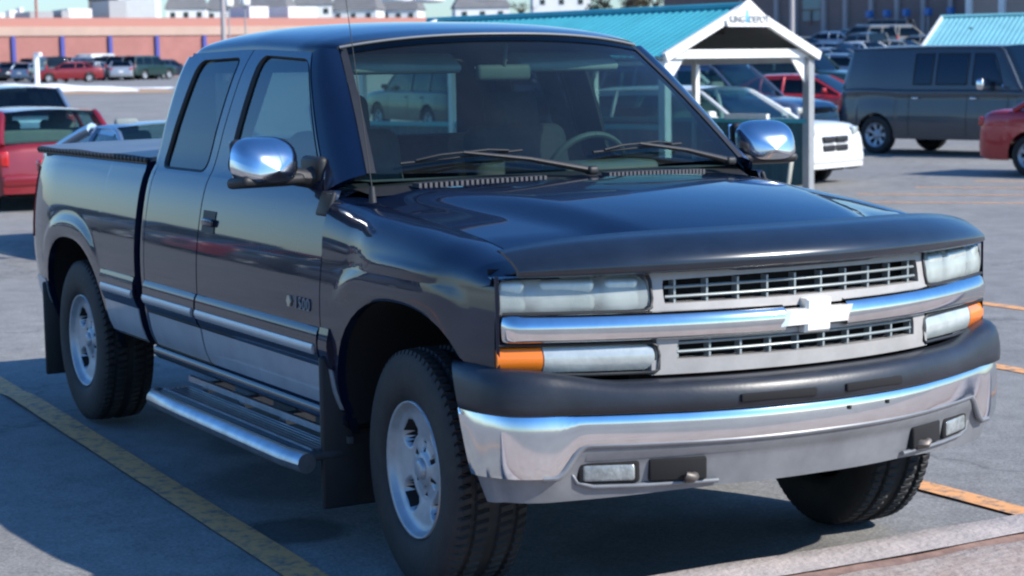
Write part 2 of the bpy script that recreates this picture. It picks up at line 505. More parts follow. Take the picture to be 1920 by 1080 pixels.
ground_strip('painted_line', -6.0, 5.80, 0.5, 5.85, 0.12, M['line'])
ground_strip('painted_line', -5.0, -3.7, 0.62, -3.75, 0.12, M['line'])
for k in range(5):
    p = gp(1500 + 110 * k, 24.0 + 1.2 * k)
    hd = heading(-20)
    ground_strip('painted_line', p.x, p.y, p.x + 5 * math.cos(hd), p.y + 5 * math.sin(hd), 0.12, M['line'])

# kerb in the foreground
cm_ = mat('kerb_concrete', (0.50, 0.43, 0.395), 0.95, noise=0.3, nscale=7, bump=0.6, bscale=45, col2=(0.36, 0.32, 0.30))
kb = MB()
rws = []
prof = [(0.655, 0.0), (0.662, 0.08), (0.672, 0.122), (0.70, 0.137), (0.80, 0.142), (0.905, 0.138)]
for y in lin(-9, 16, 126):
    j = math.sin(y * 3.1) * 0.007 + math.sin(y * 7.7) * 0.005 + random.uniform(-0.004, 0.004)
    rws.append([(x + j, y, z + (random.uniform(-0.003, 0.002) if z > 0.05 else 0)) for x, z in prof])
kb.grid(rws)
ko = kb.build('kerb', cm_); struct(ko)
sm_ = mat('verge_gravel', (0.33, 0.25, 0.21), 0.95, bump=0.9, bscale=30, noise=0.4, nscale=10, col2=(0.42, 0.36, 0.32))
cr_ = mat('kerb_crack', (0.30, 0.19, 0.155), 0.95, noise=0.4, nscale=20)
rws = []
for y in lin(-9, 16, 160):
    rws.append([(x + random.uniform(-0.01, 0.01), y, z + random.uniform(-0.006, 0.006)) for x, z in [(0.895, 0.132), (0.93, 0.122), (0.96, 0.128), (1.1, 0.13), (1.35, 0.128), (1.7, 0.13), (2.3, 0.12)]])
def mfk(i, j): return 1 if j < 2 else 0
vo_ = MB().grid(rws, mf=mfk).build('verge', [sm_, cr_]); struct(vo_)

# ================================================================== PICKUP TRUCK
truck = empty('pickup_truck', 'dark navy extended cab pickup truck with grey lower trim and chrome front bumper', 'pickup truck')
def child(name, mb, mats, parent=None, label=None):
    o = mb.build(name, mats, parent or truck)
    if label: o['label'] = label
    return o

YS = [(0.40, .895), (0.48, .918), (0.56, .952), (0.64, .968), (0.72, .978), (0.80, .985), (0.92, .984), (1.02, .975), (1.10, .963), (1.18, .947), (1.25, .925),
      (1.29, .902), (1.36, .878), (1.46, .850), (1.60, .803), (1.70, .762), (1.78, .712), (1.84, .66)]
def arch_z(dx, a, b, n=2.4, z0=0.40):
    t = abs(dx) / a
    if t >= 1: return z0
    return z0 + b * (1 - t ** n) ** (1 / n)
FA = (0.0, 0.545, 0.545); RA = (-3.645, 0.505, 0.505)
def flare(x, z):
    o = 0
    for cx, a, b in (FA, RA):
        t = ((abs(x - cx) / a) ** 2.4 + (max(0, z - 0.40) / b) ** 2.4) ** (1 / 2.4)
        d = (t - 1) * 0.55
        wd = 0.11 if cx == 0 else 0.085
        if d < wd + 0.035 and z > 0.62:
            o = max(o, (0.013 if cx < -1 else 0.013 * sstep((.46 - x) / .26) * sstep((x + .60) / .20)) * (1 - sstep((d - wd) / 0.035)) * (sstep((z - 0.78) / 0.16) if cx < -1 else sstep((z - 0.88) / 0.12)) * sstep((d + 0.0) / 0.02 + 0.5))
    return o
def ys(x, z):
    y = sinterp(z, YS)
    if x > 0: y -= 0.045 * (x / 0.65) ** 2
    if x < -3.95: y -= 0.035 * ((-3.95 - x) / 0.47) ** 2
    return y + flare(x, z)
def xprof(lst): return lst
def seg(a, b, n): return lin(a, b, n)[:-1]

ZSEAM = [(-.62, 1.245), (-.3, 1.215), (.05, 1.185), (.3, 1.155), (.45, 1.125), (.60, 1.085)]
def yseam(x): return interp(x, [(-.62, .845), (-.2, .835), (.3, .825), (.62, .80)])
for s in (-1, 1):
    # ---- front fender
    xs = [-.605, -.59, -.575, -.56, -.55] + [-.5449, -.542, -.535, -.52, -.50, -.47, -.44, -.40] + seg(-.35, .40, 14) + [.40, .44, .455, .47, .49, .52, .55, .585]
    rows = []; rowsmat = []
    for x in xs:
        zl = 0.50 if x < -.5449 else arch_z(x - FA[0], FA[1], FA[2])
        if x > 0.40: zl = max(arch_z(x, FA[1], FA[2]), 0.80)
        zm = 1.03
        r = []
        for t in lin(0, 1, 16):
            z = zl + (zm - zl) * t
            r.append(Vector((x, s * ys(x, z), z)))
        zt = interp(x, ZSEAM); yt = yseam(x); y0 = ys(x, zm); ex = .52 + .30 * sstep((x + .60) / 1.15)
        for t in lin(0, 1, 22)[1:]:
            t = 1 - (1 - t) ** 1.8
            a = t * pi / 2
            yy = yt + (y0 - yt) * max(0, math.cos(a)) ** ex; zz = zm + (zt - zm) * math.sin(a) ** 0.9
            # small raised crown
            r.append(Vector((x, s * (yy + (flare(x, zz) if t < .5 else 0)), zz)))
        rows.append(r)
    m_ = MB()
    m_.lipgrid(rows, lambda p: Vector((0, -s * 0.03, -0.0)))
    fender = child('fender', m_, M['paint'])
    # front closing piece of the fender behind the lamps
    # grey cladding patch behind front wheel
    r2c = []
    for x in [-.604, -.59, -.575, -.56, -.546]:
        r2c.append([Vector((x, s * (ys(x, z) + .004), z)) for z in lin(.51, .655, 6)])
    m_ = MB().lipgrid(r2c, lambda p: Vector((0, -s * .01, 0)))
    child('lower_cladding', m_, M['pewter'], fender)
    r2c = []
    for x in [-.604, -.59, -.575, -.56, -.546, -.53]:
        r2c.append([Vector((x, s * (ys(x, z) + .016 * math.sin(pi * min(1, max(0, (z - .655) / .14)))  + .004), z)) for z in lin(.655, .80, 8)])
    child('side_moulding', MB().lipgrid(r2c, lambda p: Vector((0, -s * .02, 0))), M['paint'], fender)
    # wheel well liner
    for nm, (cx, a, b) in (('wheel_liner', FA), ('wheel_liner', RA)):
        rr = []
        for k in lin(-1, 1, 25):
            x = cx + a * 0.999 * math.sin(k * pi / 2)
            z = arch_z(x - cx, a, b) + 0.004
            rr.append([(x, s * (ys(x, max(z, .5)) - .028 - .12 * 0), z), (x, s * .80, z + .02), (x, s * .55, z + .02)])
        mm = MB().grid(rr)
        mm.add([(cx - a, s * .55, .40), (cx + a, s * .55, .40), (cx + a, s * .55, 1.0), (cx - a, s * .55, 1.0)], [(0, 1, 2, 3)], 0, False)
        child(nm, mm, M['dark'])
    # ---- doors: lower skins
    def skin(x0, x1, z0, z1, nx, nz, off=0.0):
        return [[Vector((x, s * (ys(x, z) + off), z)) for z in lin(z0, z1, nz)] for x in lin(x0, x1, nx)]
    def loopgrid(outer, inner, n=20):
        """ring between two 4-sided outlines (lists of 4 corner pts in x,z), rounded inner corners"""
        def samp(c, rnd):
            pts = []
            for i in range(4):
                a = Vector(c[i]); b = Vector(c[(i + 1) % 4])
                for t in lin(0, 1, n + 1)[:-1]:
                    pts.append(a.lerp(b, t))
            if rnd:
                out = []
                N = len(pts)
                for i in range(N):
                    acc = Vector((0, 0)); k = 2
                    for j in range(-k, k + 1): acc += pts[(i + j) % N]
                    out.append(acc / (2 * k + 1))
                pts = out
            return pts
        A = samp(outer, False); B = samp(inner, True)
        rws = []
        for a, b in zip(A + [A[0]], B + [B[0]]):
            rws.append([Vector((a.lerp(b, t).x, s * ys(-1.5, a.lerp(b, t).y), a.lerp(b, t).y)) for t in lin(0, 1, 5)])
        return rws, A, B
    def door(nm, x0, x1, outer, inner, glassm, handle):
        rws = skin(x0, x1, 0.50, 1.268, 22, 24)
        d = MB().lipgrid(rws, lambda p: Vector((0, -s * .025, 0)))
        rg, A, B = loopgrid(outer, inner)
        d.grid(rg)
        # window reveal
        inn = [r[-1] for r in rg]
        outr = [r[0] for r in rg]
        d.grid([outr, [p + Vector((0, -s * .03, 0)) for p in outr]])
        do = child(nm, d, M['paint'])
        rv_ = MB().grid([[p + Vector((0, s * .003, 0)) for p in inn], [p.lerp(Vector((sum(q.x for q in inn) / len(inn), p.y, 1.5)), .03) + Vector((0, -s * .002, 0)) for p in inn], [p.lerp(Vector((sum(q.x for q in inn) / len(inn), p.y, 1.5)), .03) + Vector((0, -s * .018, 0)) for p in inn]])
        child('window_seal', rv_, M['blackplastic'], do)
        # glass grid: rows in z from left to right edges
        zz = [q.y for q in B]; zlo, zhi = min(zz), max(zz)
        gr = []
        for z in lin(zlo - .005, zhi + .005, 14):
            zc = min(max(z, zlo + .002), zhi - .002)
            xsx = []
            for i in range(len(B)):
                a, b = B[i], B[(i + 1) % len(B)]
                if (a.y - zc) * (b.y - zc) <= 0 and a.y != b.y:
                    xsx.append(a.x + (b.x - a.x) * (zc - a.y) / (b.y - a.y))
            xa, xb = min(xsx), max(xsx)
            gr.append([Vector((x, s * (ys(-1.5, z) - .012), z)) for x in lin(xa - .005, xb + .005, 8)])
        child('window', MB().grid(gr), glassm, do)
        # two-tone lower skin and moulding
        child('lower_cladding', MB().lipgrid(skin(x0 + .004, x1 - .004, .512, .655, 16, 8, .004), lambda p: Vector((0, -s * .008, 0))), M['pewter'], do)
        def mould(x, z): return s * (ys(x, z) + .004 + .016 * math.sin(pi * (z - .655) / .14) ** .6 if 0 < (z - .655) / .14 < 1 else ys(x, z) + .003)
        mg = [[Vector((x, mould(x, z), z)) for z in lin(.655, .795, 12)] for x in lin(x0 + .005, x1 - .005, 12)]
        mo = child('side_moulding', MB().lipgrid(mg, lambda p: Vector((0, -s * .012, 0))), M['paint'], do)
        mc = [[Vector((x, s * (ys(x, z) + .024 + .006 * math.sin(pi * (z - .70) / .036)), z)) for z in lin(.70, .736, 6)] for x in lin(x0 + .012, x1 - .03, 10)]
        child('bright_strip', MB().lipgrid(mc, lambda p: Vector((0, -s * .012, 0))), M['strip'], mo)
        if handle:
            hx = x0 + .115
            child('handle_recess', MB().lipgrid([[Vector((x, s * (ys(x, z) + .003), z)) for z in lin(1.050, 1.138, 5)] for x in lin(hx - .078, hx + .060, 5)], lambda p: Vector((0, -s * .004, 0))), M['blackplastic'], do)
            h = MB().rbox((hx, s * (ys(hx, 1.09) + .009), 1.093), (.060, .008, .015), .007, 3)
            ho = child('handle', h, M['paint'], do)
        return do
    fd = door('door', -1.843, -.612,
              [(-1.843, 1.268), (-.72, 1.268), (-1.205, 1.754), (-1.812, 1.776)],
              [(-1.70, 1.290), (-.765, 1.290), (-1.185, 1.728), (-1.685, 1.750)], M['sideglass'], True)
    rd = door('rear_door', -2.505, -1.853,
              [(-2.535, 1.268), (-1.853, 1.268), (-1.820, 1.776), (-2.515, 1.768)],
              [(-2.455, 1.282), (-1.925, 1.282), (-1.90, 1.745), (-2.37, 1.738)], M['privacy'], False)
    # ---- badge on front door (right hand side seen in photo)
    fc = bpy.data.curves.new('badge_text', 'FONT')
    fc.body = '1500'; fc.size = 0.062; fc.extrude = 0.002; fc.space_character = 1.15
    tmp = bpy.data.objects.new('tmp', fc); C0.objects.link(tmp)
    me = bpy.data.meshes.new_from_object(tmp)
    bpy.data.objects.remove(tmp)
    bo = bpy.data.objects.new('badge', me); me.materials.clear(); me.materials.append(M['badge'])
    C0.objects.link(bo); bo.parent = fd
    if s < 0:
        bo.location = (-.825, -.9890, .845); bo.rotation_euler = (pi / 2, 0, 0)
    else:
        bo.location = (-.64, .9895, .838); bo.rotation_euler = (pi / 2, 0, pi)
    e = MB().prism([(q * .7, r * .7) for q, r in [(-.03, 0), (-.02, .012), (-.012, .028), (.012, .028), (.02, .012), (.03, 0), (.02, -.012), (.012, -.028), (-.012, -.028), (-.02, -.012)]],
                   lambda a, b: (-.875 + a, s * .984, .865 + b), lambda a, b: (-.875 + a, s * .992, .865 + b))
    child('badge_emblem', e, M['badgegold'], fd)
    # ---- cab rear corner
    cr = [[Vector((x, s * (ys(x, z) - (0 if x > -2.56 else 1.6 * (-2.56 - x) ** 1.5 * 2)), z)) for z in lin(.50, 1.755, 34)] for x in [-2.512, -2.53, -2.55, -2.57, -2.59, -2.605]]
    crn = child('cab_corner', MB().lipgrid(cr, lambda p: Vector((0, -s * .02, 0))), M['paint'])
    # ---- rocker
    child('rocker_panel', MB().grid([[Vector((x, s * y, z)) for y, z in [(.80, .44), (.90, .435), (.925, .455), (.925, .485), (.90, .50)]] for x in lin(-2.60, -.55, 10)]), M['paint'])
    # ---- bed side
    xs = [-4.42, -4.415, -4.40, -4.37, -4.30, -4.22, -4.17, -4.152] + [-4.1499, -4.147, -4.14, -4.125, -4.10, -4.07, -4.03] + seg(-3.98, -3.28, 14) + [-3.28, -3.24, -3.20, -3.165, -3.15, -3.143, -3.1401] + [-3.139, -3.12, -3.0, -2.9, -2.8, -2.7, -2.66, -2.645]
    rows = []
    for x in xs:
        onarch = -4.15 <= x <= -3.14
        zl = arch_z(x - RA[0], RA[1], RA[2]) if onarch else .50
        if x < -4.15: zl = .52
        r = []
        for t in lin(0, 1, 22):
            z = zl + (1.265 - zl) * t
            yy = ys(x, z)
            if x < -4.37: yy -= .03 * ((-4.37 - x) / .05) ** 2
            r.append(Vector((x, s * yy, z)))
        y0 = r[-1].y
        for dy, z in ((-.006, 1.285), (-.02, 1.298), (-.05, 1.303), (-.09, 1.303)):
            r.append(Vector((x, y0 + s * dy, z)))
        rows.append(r)
    bed = child('bed_side', MB().lipgrid(rows, lambda p: Vector((0, -s * .03, 0))), M['paint'])
    def bz(x0, x1, z0, z1, nx, nz, off): return [[Vector((x, s * (ys(x, z) + off), z)) for z in lin(z0, z1, nz)] for x in lin(x0, x1, nx)]
    child('lower_cladding', MB().lipgrid(bz(-3.128, -2.65, .512, .655, 12, 8, .004), lambda p: Vector((0, -s * .008, 0))), M['pewter'], bed)
    child('lower_cladding', MB().lipgrid(bz(-4.40, -4.156, .53, .655, 5, 5, .004), lambda p: Vector((0, -s * .008, 0))), M['pewter'], bed)
    mg = [[Vector((x, s * (ys(x, z) + .004 + .014 * math.sin(pi * (z - .655) / .14)), z)) for z in lin(.655, .795, 12)] for x in lin(-3.13, -2.65, 8)]
    mo = child('side_moulding', MB().lipgrid(mg, lambda p: Vector((0, -s * .012, 0))), M['paint'], bed)
    mc = [[Vector((x, s * (ys(x, z) + .022 + .006 * math.sin(pi * (z - .70) / .036)), z)) for z in lin(.70, .736, 6)] for x in lin(-3.10, -2.66, 6)]
    child('bright_strip', MB().lipgrid(mc, lambda p: Vector((0, -s * .012, 0))), M['strip'], mo)
    # tail lamp
    tl = [[Vector((x, s * (ys(x, z) + .004 - (.03 * ((-4.37 - x) / .05) ** 2 if x < -4.37 else 0)), z)) for z in lin(.86, 1.22, 6)] for x in lin(-4.44, -4.375, 6)]
    child('tail_lamp', MB().lipgrid(tl, lambda p: Vector((0, -s * .015, 0))), M['red'], bed)
    # mud flaps
    mf = MB().rbox((-.585, s * .875, .43), (.012, .13, .27), .01, 2)
    child('mud_flap', mf, M['blackplastic'])
    child('mud_flap', MB().rbox((-4.17, s * .85, .40), (.012, .13, .24), .01, 2), M['blackplastic'])
    # running board
    rb = MB()
    rb.tube([(-2.22, s * 1.045, .335), (-2.16, s * 1.075, .335), (-1.8, s * 1.085, .335), (-.70, s * 1.085, .335), (-.56, s * 1.07, .335)], .036, 14)
    rbo = child('running_board', rb, M['step'])
    tr_ = MB().rbox((-1.37, s * .985, .352), (.80, .068, .018), .012, 2)
    child('step_tread', tr_, M['steptread'], rbo)
    st = MB()
    for k in range(6):
        st.box((-1.37, s * (.935 + .02 * k), .373), (.78, .004, .004))
    st.box((-1.37, s * .905, .40), (.82, .008, .012))
    for k in range(4):
        st.box((-2.0 + .42 * k, s * .85, .385), (.03, .06, .02))
    child('step_rib', st, M['step'], rbo)
    # mirror
    mr = MB()
    R_ = Matrix.Rotation(-s * rad(10), 3, 'Z') @ Matrix.Rotation(rad(-6), 3, 'Y')
    rings = []
    for k in lin(0, 1, 10):
        q = (1 - k ** 2.6) ** (1 / 2.2) if k < 1 else .0
        ring_ = []
        for j in range(41):
            a = j * 2 * pi / 40
            cy_ = math.copysign(abs(math.cos(a)) ** .62, math.cos(a)); sz_ = math.copysign(abs(math.sin(a)) ** .62, math.sin(a))
            wy = .124 * (1 - .10 * sz_ * (cy_ > 0))
            ring_.append(Vector((-.80 , s * 1.085, 1.385)) + R_ @ Vector((-.045 + .115 * k, s * wy * cy_ * q * 1.0, .076 * sz_ * q - .052 * k ** 1.5)))
        rings.append(ring_)
    mr.grid(rings)
    mo_ = child('side_mirror', mr, M['mirrorchrome'], fd)
    child('mirror_sail', MB().rbox((-.655, s * .930, 1.222), (.052, .010, .045), .009, 2, R=Matrix.Rotation(s * .35, 3, 'X')), M['blackplastic'], fd)
    mk = MB().rbox((-.870, s * 1.085, 1.380), (.024, .116, .068), .022, 4, R=R_)
    mk.rbox((-.825, s * 1.082, 1.300), (.066, .128, .020), .018, 3, R=R_)
    mk.tube([(-.84, s * .99, 1.315), (-.84, s * .93, 1.305), (-.84, s * .885, 1.305)], [.032, .034, .045], 12)
    mk.rbox((-.86, s * .882, 1.33), (.09, .02, .05), .02, 3)
    child('mirror_housing', mk, M['blackplastic'], fd)
    mg_ = MB().rbox((-.898, s * 1.082, 1.376), (.004, .108, .066), .004, 2, R=R_)
    child('mirror_glass', mg_, M['mirrorglass'], fd)

# ---- hood
def zc_hood(x): return sinterp(x, [(-.46, 1.292), (-.2, 1.292), (.1, 1.278), (.4, 1.238), (.65, 1.185), (.78, 1.142), (.84, 1.10)])
def hood_pt(t, a):
    """t 0 rear .. 1 front, a in -1..1 across"""
    ye = yseam(-.5 + 1.1 * t) - .006
    y = a * ye
    xr = -.36 - .15 * a * a - .03 * abs(a) ** 6; xf = .85 - .235 * a * a
    x = xr + (xf - xr) * t
    zc = zc_hood(-.36 + (.85 + .36) * t - .0)
    ze = interp(-.54 + (.615 + .54) * t, ZSEAM) + .002
    h = zc - ze
    aa = abs(a)
    crease = .76 - .34 * t
    S = .50 * sstep((aa - crease) / .20) + .50 * aa ** 2.2
    z = zc - .010 * aa * aa - (h - .010) * S
    return Vector((x, y, z))
rows = [[hood_pt(t, a) for a in lin(-1, 1, 61)] for t in [0, .01, .03] + lin(.06, .94, 30) + [.97, 1]]
hood = child('hood', MB().lipgrid(rows, (0, 0, -.03)), M['paint'])
# washer-clean cowl vent
cw = [[Vector((-.36 - .15 * a * a - .02 - .17 * t, a * (.80 + .05 * t), 1.268 + .035 * t - .02 * a * a)) for a in lin(-1, 1, 30)] for t in lin(0, 1, 4)]
cowl = child('cowl', MB().grid(cw), M['blackplastic'])
lv_m = mat('louvre', (.07, .07, .08), .6)
for sg in (0, 1):
    lv = MB()
    for k in range(26):
        a = -.78 + k * .0222
        aa = (a, -a - .12)[sg]
        x = -.36 - .15 * aa * aa - .075
        lv.box((x, aa * .82, 1.292 - .02 * aa * aa), (.028, .005, .008))
    child('cowl_louvre', lv, lv_m, cowl)

# ---- cab shell : roof, A pillars, rear wall
def ws_bot(a): return Vector((-.475 - .11 * a * a, .805 * a, 1.315 + .008 * a * a))
def ws_top(a): return Vector((-1.03 - .095 * a * a, .655 * a, 1.808 - .046 * abs(a) ** 2.5))
def ws_pt(t, a):
    p = ws_bot(a).lerp(ws_top(a), t)
    p += Vector((.4, 0, .5)).normalized() * (.022 * math.sin(pi * t) * (1 - .5 * a * a))
    return p
ws = MB().grid([[ws_pt(t, a) for a in lin(-1, 1, 33)] for t in lin(0.0, 1, 17)])
wso = child('windshield', ws, M['glass'])
# dark frit band along the lower edge and tinted visor band along the top
fr = MB().grid([[ws_pt(t, a) + Vector((.003, 0, .003)) for a in lin(-1, 1, 33)] for t in (.945, .97, 1.0)])
child('tint_band', fr, glass_mat('tint_band', (.10, .14, .30), .5), wso)
tb = MB().tube([ws_pt(1.0, a) + Vector((.004, 0, .006)) for a in lin(-1, 1, 41)], .006, 8)
child('header_trim', tb, M['trimgrey'], wso)
for s in (-1, 1):
    st = MB().grid([[ws_pt(t, s * a) + Vector((.003, 0, .003)) for a in (.962, 1.0)] for t in lin(0, 1, 17)])
    child('window_seal', st, M['blackplastic'], wso)
def roof_pt(t, th):
    """t 0 front .. 1 rear, th -90..90"""
    sn = math.sin(th); cs = math.cos(th)
    a = math.copysign(abs(sn) ** .80, sn)
    xf = -1.03 - .10 * a * a; xr = -2.615 + .03 * a * a
    x = xf + (xr - xf) * t
    X = -1.03 + (-2.60 + 1.03) * t
    zc = sinterp(-X, [(1.03, 1.812), (1.15, 1.838), (1.4, 1.866), (1.8, 1.882), (2.2, 1.878), (2.45, 1.855), (2.56, 1.825), (2.60, 1.79)])
    ze = interp(-X, [(1.03, 1.762), (1.25, 1.756), (1.8, 1.775), (2.45, 1.765), (2.60, 1.745)])
    ye = interp(-X, [(1.03, .662), (1.12, .700), (1.25, .722), (1.8, .716), (2.5, .716), (2.6, .70)])
    z = ze + (zc - ze) * abs(cs) ** .80
    return Vector((x, ye * a, z))
rows = [[roof_pt(t, th) for th in lin(-pi / 2, pi / 2, 49)] for t in lin(0, 1, 41)]
roof = child('roof', MB().lipgrid(rows, (0, 0, -.02)), M['paint'])
for s in (-1, 1):
    # A pillar strip from windshield edge to door frame
    do_ = [(-.70, 1.262), (-.72, 1.268), (-.84, 1.39), (-.96, 1.51), (-1.08, 1.63), (-1.19, 1.74), (-1.21, 1.755)]
    rws = []
    for t in lin(0, 1, 18):
        a = ws_pt(t, s * 1.0)
        q = t * (len(do_) - 1); i = min(int(q), len(do_) - 2); f_ = q - i
        dx = do_[i][0] + (do_[i + 1][0] - do_[i][0]) * f_; dz = do_[i][1] + (do_[i + 1][1] - do_[i][1]) * f_
        b = Vector((dx + .012, s * ys(-1.5, dz), dz))
        r = []
        for k in lin(0, 1, 7):
            p = a.lerp(b, k)
            p += Vector((.5, s * .7, .3)).normalized() * (.020 * math.sin(pi * k))
            r.append(p)
        rws.append(r)
    child('windshield_pillar', MB().lipgrid(rws, lambda p: Vector((-.02, -s * .02, -.01))), M['paint'])
    # filler between cowl side, fender and pillar base
    child('cowl_corner', MB().grid([[Vector((x, s * y, z)) for y, z in ((.78, 1.27), (.84, 1.262), (.90, 1.235), (.925, 1.20))] for x in (-.80, -.72, -.66, -.607)]), M['paint'])
# rear wall with window
rw = MB()
def rwp(y, z): return Vector((-2.612 + .03 * (y / .7) ** 2, y, z))
for (y0, y1, z0, z1) in ((-.86, .86, .55, 1.30), (-.70, .70, 1.68, 1.77), (-.70, -.60, 1.30, 1.68), (.60, .70, 1.30, 1.68)):
    if y1 - y0 < .3:
        sg = 1 if y0 > 0 else -1
        rw.grid([[rwp(sg * (.60 + (ys(-2.6, z) - .03 - .60) * k), z) for k in lin(0, 1, 4)] for z in lin(z0, z1, 6)])
    else: rw.grid([[rwp(y, z) for y in lin(y0, y1, 6)] for z in lin(z0, z1, 4)])
child('cab_rear_wall', rw, M['paint'])
child('rear_window', MB().grid([[rwp(y, z) for y in lin(-.60, .60, 9)] for z in lin(1.30, 1.68, 6)]), M['glass'])

# ---- bed: cover, tailgate, rear bumper
cv = []
for x in lin(-4.41, -2.655, 24):
    cv.append([Vector((x, y, 1.322 + .022 * (1 - (y / .9) ** 2) + .003 * math.sin(x * 9 + y * 3))) for y in lin(-.895, .895, 21)])
cover = MB().lipgrid(cv, (0, 0, -.03))
tonneau = child('bed_cover', cover, M['vinyl'])
for s in (-1, 1):
    sn_ = MB()
    sn_.box((-3.53, s * .90, 1.302), (.875, .007, .012))
    for k in range(32):
        sn_.rbox((-4.38 + k * .0555, s * .905, 1.309), (.018, .012, .012), .009, 2)
    child('cover_snap', sn_, M['blackplastic'], tonneau)
tg = [[Vector((-4.43 - .012 * math.sin(pi * (z - .52) / .78), y, z)) for y in lin(-.86, .86, 12)] for z in lin(.56, 1.30, 10)]
child('tailgate', MB().lipgrid(tg, (.04, 0, 0)), M['paint'])
rbm = MB().rbox((-4.50, 0, .56), (.09, .84, .085), .05, 4)
child('rear_bumper', rbm, M['chrome'])
child('bed_front_wall', MB().grid([[Vector((-2.66, y, z)) for y in (-.87, .87)] for z in (.5, 1.31)]), M['paint'])
ff = MB().box((-3.5, 0, .62), (.85, .80, .03)).box((-1.6, 0, .50), (1.0, .88, .03))
child('floor_pan', ff, M['dark'])
# ---- chassis
ch = MB()
for s in (-1, 1):
    ch.box((-1.85, s * .42, .47), (2.5, .045, .07))
ch.box((-3.645, 0, .40), (.05, .75, .05)); ch.rbox((-3.645, 0, .40), (.14, .16, .14), .1, 3)
ch.box((0, 0, .40), (.05, .70, .045)); ch.rbox((.0, -.2, .38), (.14, .14, .12), .08, 3)
ch.box((-.3, 0, .50), (.55, .36, .06))
ch.box((-2.2, .2, .43), (.5, .14, .09))
ch.tube([(-.6, .25, .40), (-2.6, .30, .38), (-3.3, .6, .40), (-4.3, .72, .42)], .035)
child('chassis', ch, M['rust'])
child('engine_bay', MB().box((.15, 0, .78), (.46, .50, .28)), M['dark'])

# ---- interior
inn = MB()
db = [[Vector((x - .06 * (y / .75) ** 2, y, z)) for y in lin(-.76, .76, 12)] for x, z in [(-.56, 1.292), (-.68, 1.292), (-.82, 1.285), (-.93, 1.262), (-.99, 1.20), (-1.0, 1.08), (-.95, .85)]]
inn.grid(db)
inn.rbox((-.95, .38, 1.285), (.10, .22, .03), .03, 3)
child('dashboard', inn, M['dash'])
def seat(x, y):
    m_ = MB()
    m_.rbox((x, y, .88), (.25, .25, .08), .06, 4)
    Rb = Matrix.Rotation(rad(-14), 3, 'Y')
    m_.rbox((x - .30, y, 1.15), (.075, .24, .30), .065, 4, R=Rb)
    m_.rbox((x - .385, y, 1.50), (.05, .125, .085), .045, 4, R=Rb)
    m_.tube([(x - .37, y - .05, 1.40), (x - .38, y - .05, 1.46)], .008, 6).tube([(x - .37, y + .05, 1.40), (x - .38, y + .05, 1.46)], .008, 6)
    return m_
child('seat', seat(-1.32, .40), M['cloth']); child('seat', seat(-1.32, -.40), M['cloth'])
bs = MB().rbox((-2.15, 0, .85), (.22, .68, .07), .05, 3).rbox((-2.43, 0, 1.12), (.06, .68, .27), .05, 3)
child('rear_bench', bs, M['cloth'])
# steering wheel
sw = MB(); Rw = Matrix.Rotation(rad(-66), 3, 'Y')
cw_ = Vector((-1.10, .40, 1.245))
sw.tube([cw_ + Rw @ Vector((.185 * math.cos(a), .185 * math.sin(a), 0)) for a in lin(0, 2 * pi, 37)], .014, 8, cap=False)
for a in (0.3, 2.84, -1.57):
    sw.tube([cw_, cw_ + Rw @ Vector((.18 * math.sin(a) , .18 * math.cos(a), 0))], .012, 6)
sw.rbox(cw_, (.03, .07, .05), .02, 3)
sw.tube([cw_, (-.93, .40, 1.16)], .035, 10)
child('steering_wheel', sw, M['dash'])
# visors, mirror
for y in (-.36, .36):
    child('sun_visor', MB().rbox((-1.195, y, 1.705), (.06, .235, .020), .018, 3, R=Matrix.Rotation(rad(28), 3, 'Y')), M['lightcloth'])
child('inside_mirror', MB().rbox((-1.10, .03, 1.665), (.018, .12, .032), .017, 3).tube([(-1.09, .03, 1.69), (-1.07, .03, 1.775)], .009, 6), M['dash'])
child('headliner', MB().grid([[Vector((x, y, 1.745 + .06 * (1 - (y / .7) ** 2))) for y in lin(-.69, .69, 9)] for x in lin(-2.58, -1.20, 6)]), M['cloth'])
for s in (-1, 1):
    ip = MB()
    ip.tube([(-1.88, s * .82, 1.28), (-1.87, s * .66, 1.70)], .045, 8)
    ip.grid([[Vector((x, s * .86, z)) for z in (.55, 1.27)] for x in (-2.58, -.65)])
    child('inner_trim', ip, M['cloth'])

# ---- front end ; front curve
def xF(y): return .87 - .31 * y * y
def fpt(y, z, off=0.0): return Vector((xF(y) + off - (.05 * max(0, z - .95) / .1 if z > .95 else 0) * .4, y, z))
def fpatch(y0, y1, z0, z1, off=0.0, ny=12, nz=5, lip=-.03, shape=None):
    rws = []
    for z in lin(z0, z1, nz):
        rws.append([fpt(y, z, off) for y in lin(y0, y1, ny)])
    return MB().lipgrid(rws, (lip, 0, 0))
grille = child('grille', MB().grid([[fpt(y, z, -.09) for y in lin(-.56, .56, 12)] for z in lin(.77, 1.08, 3)]), M['dark'])
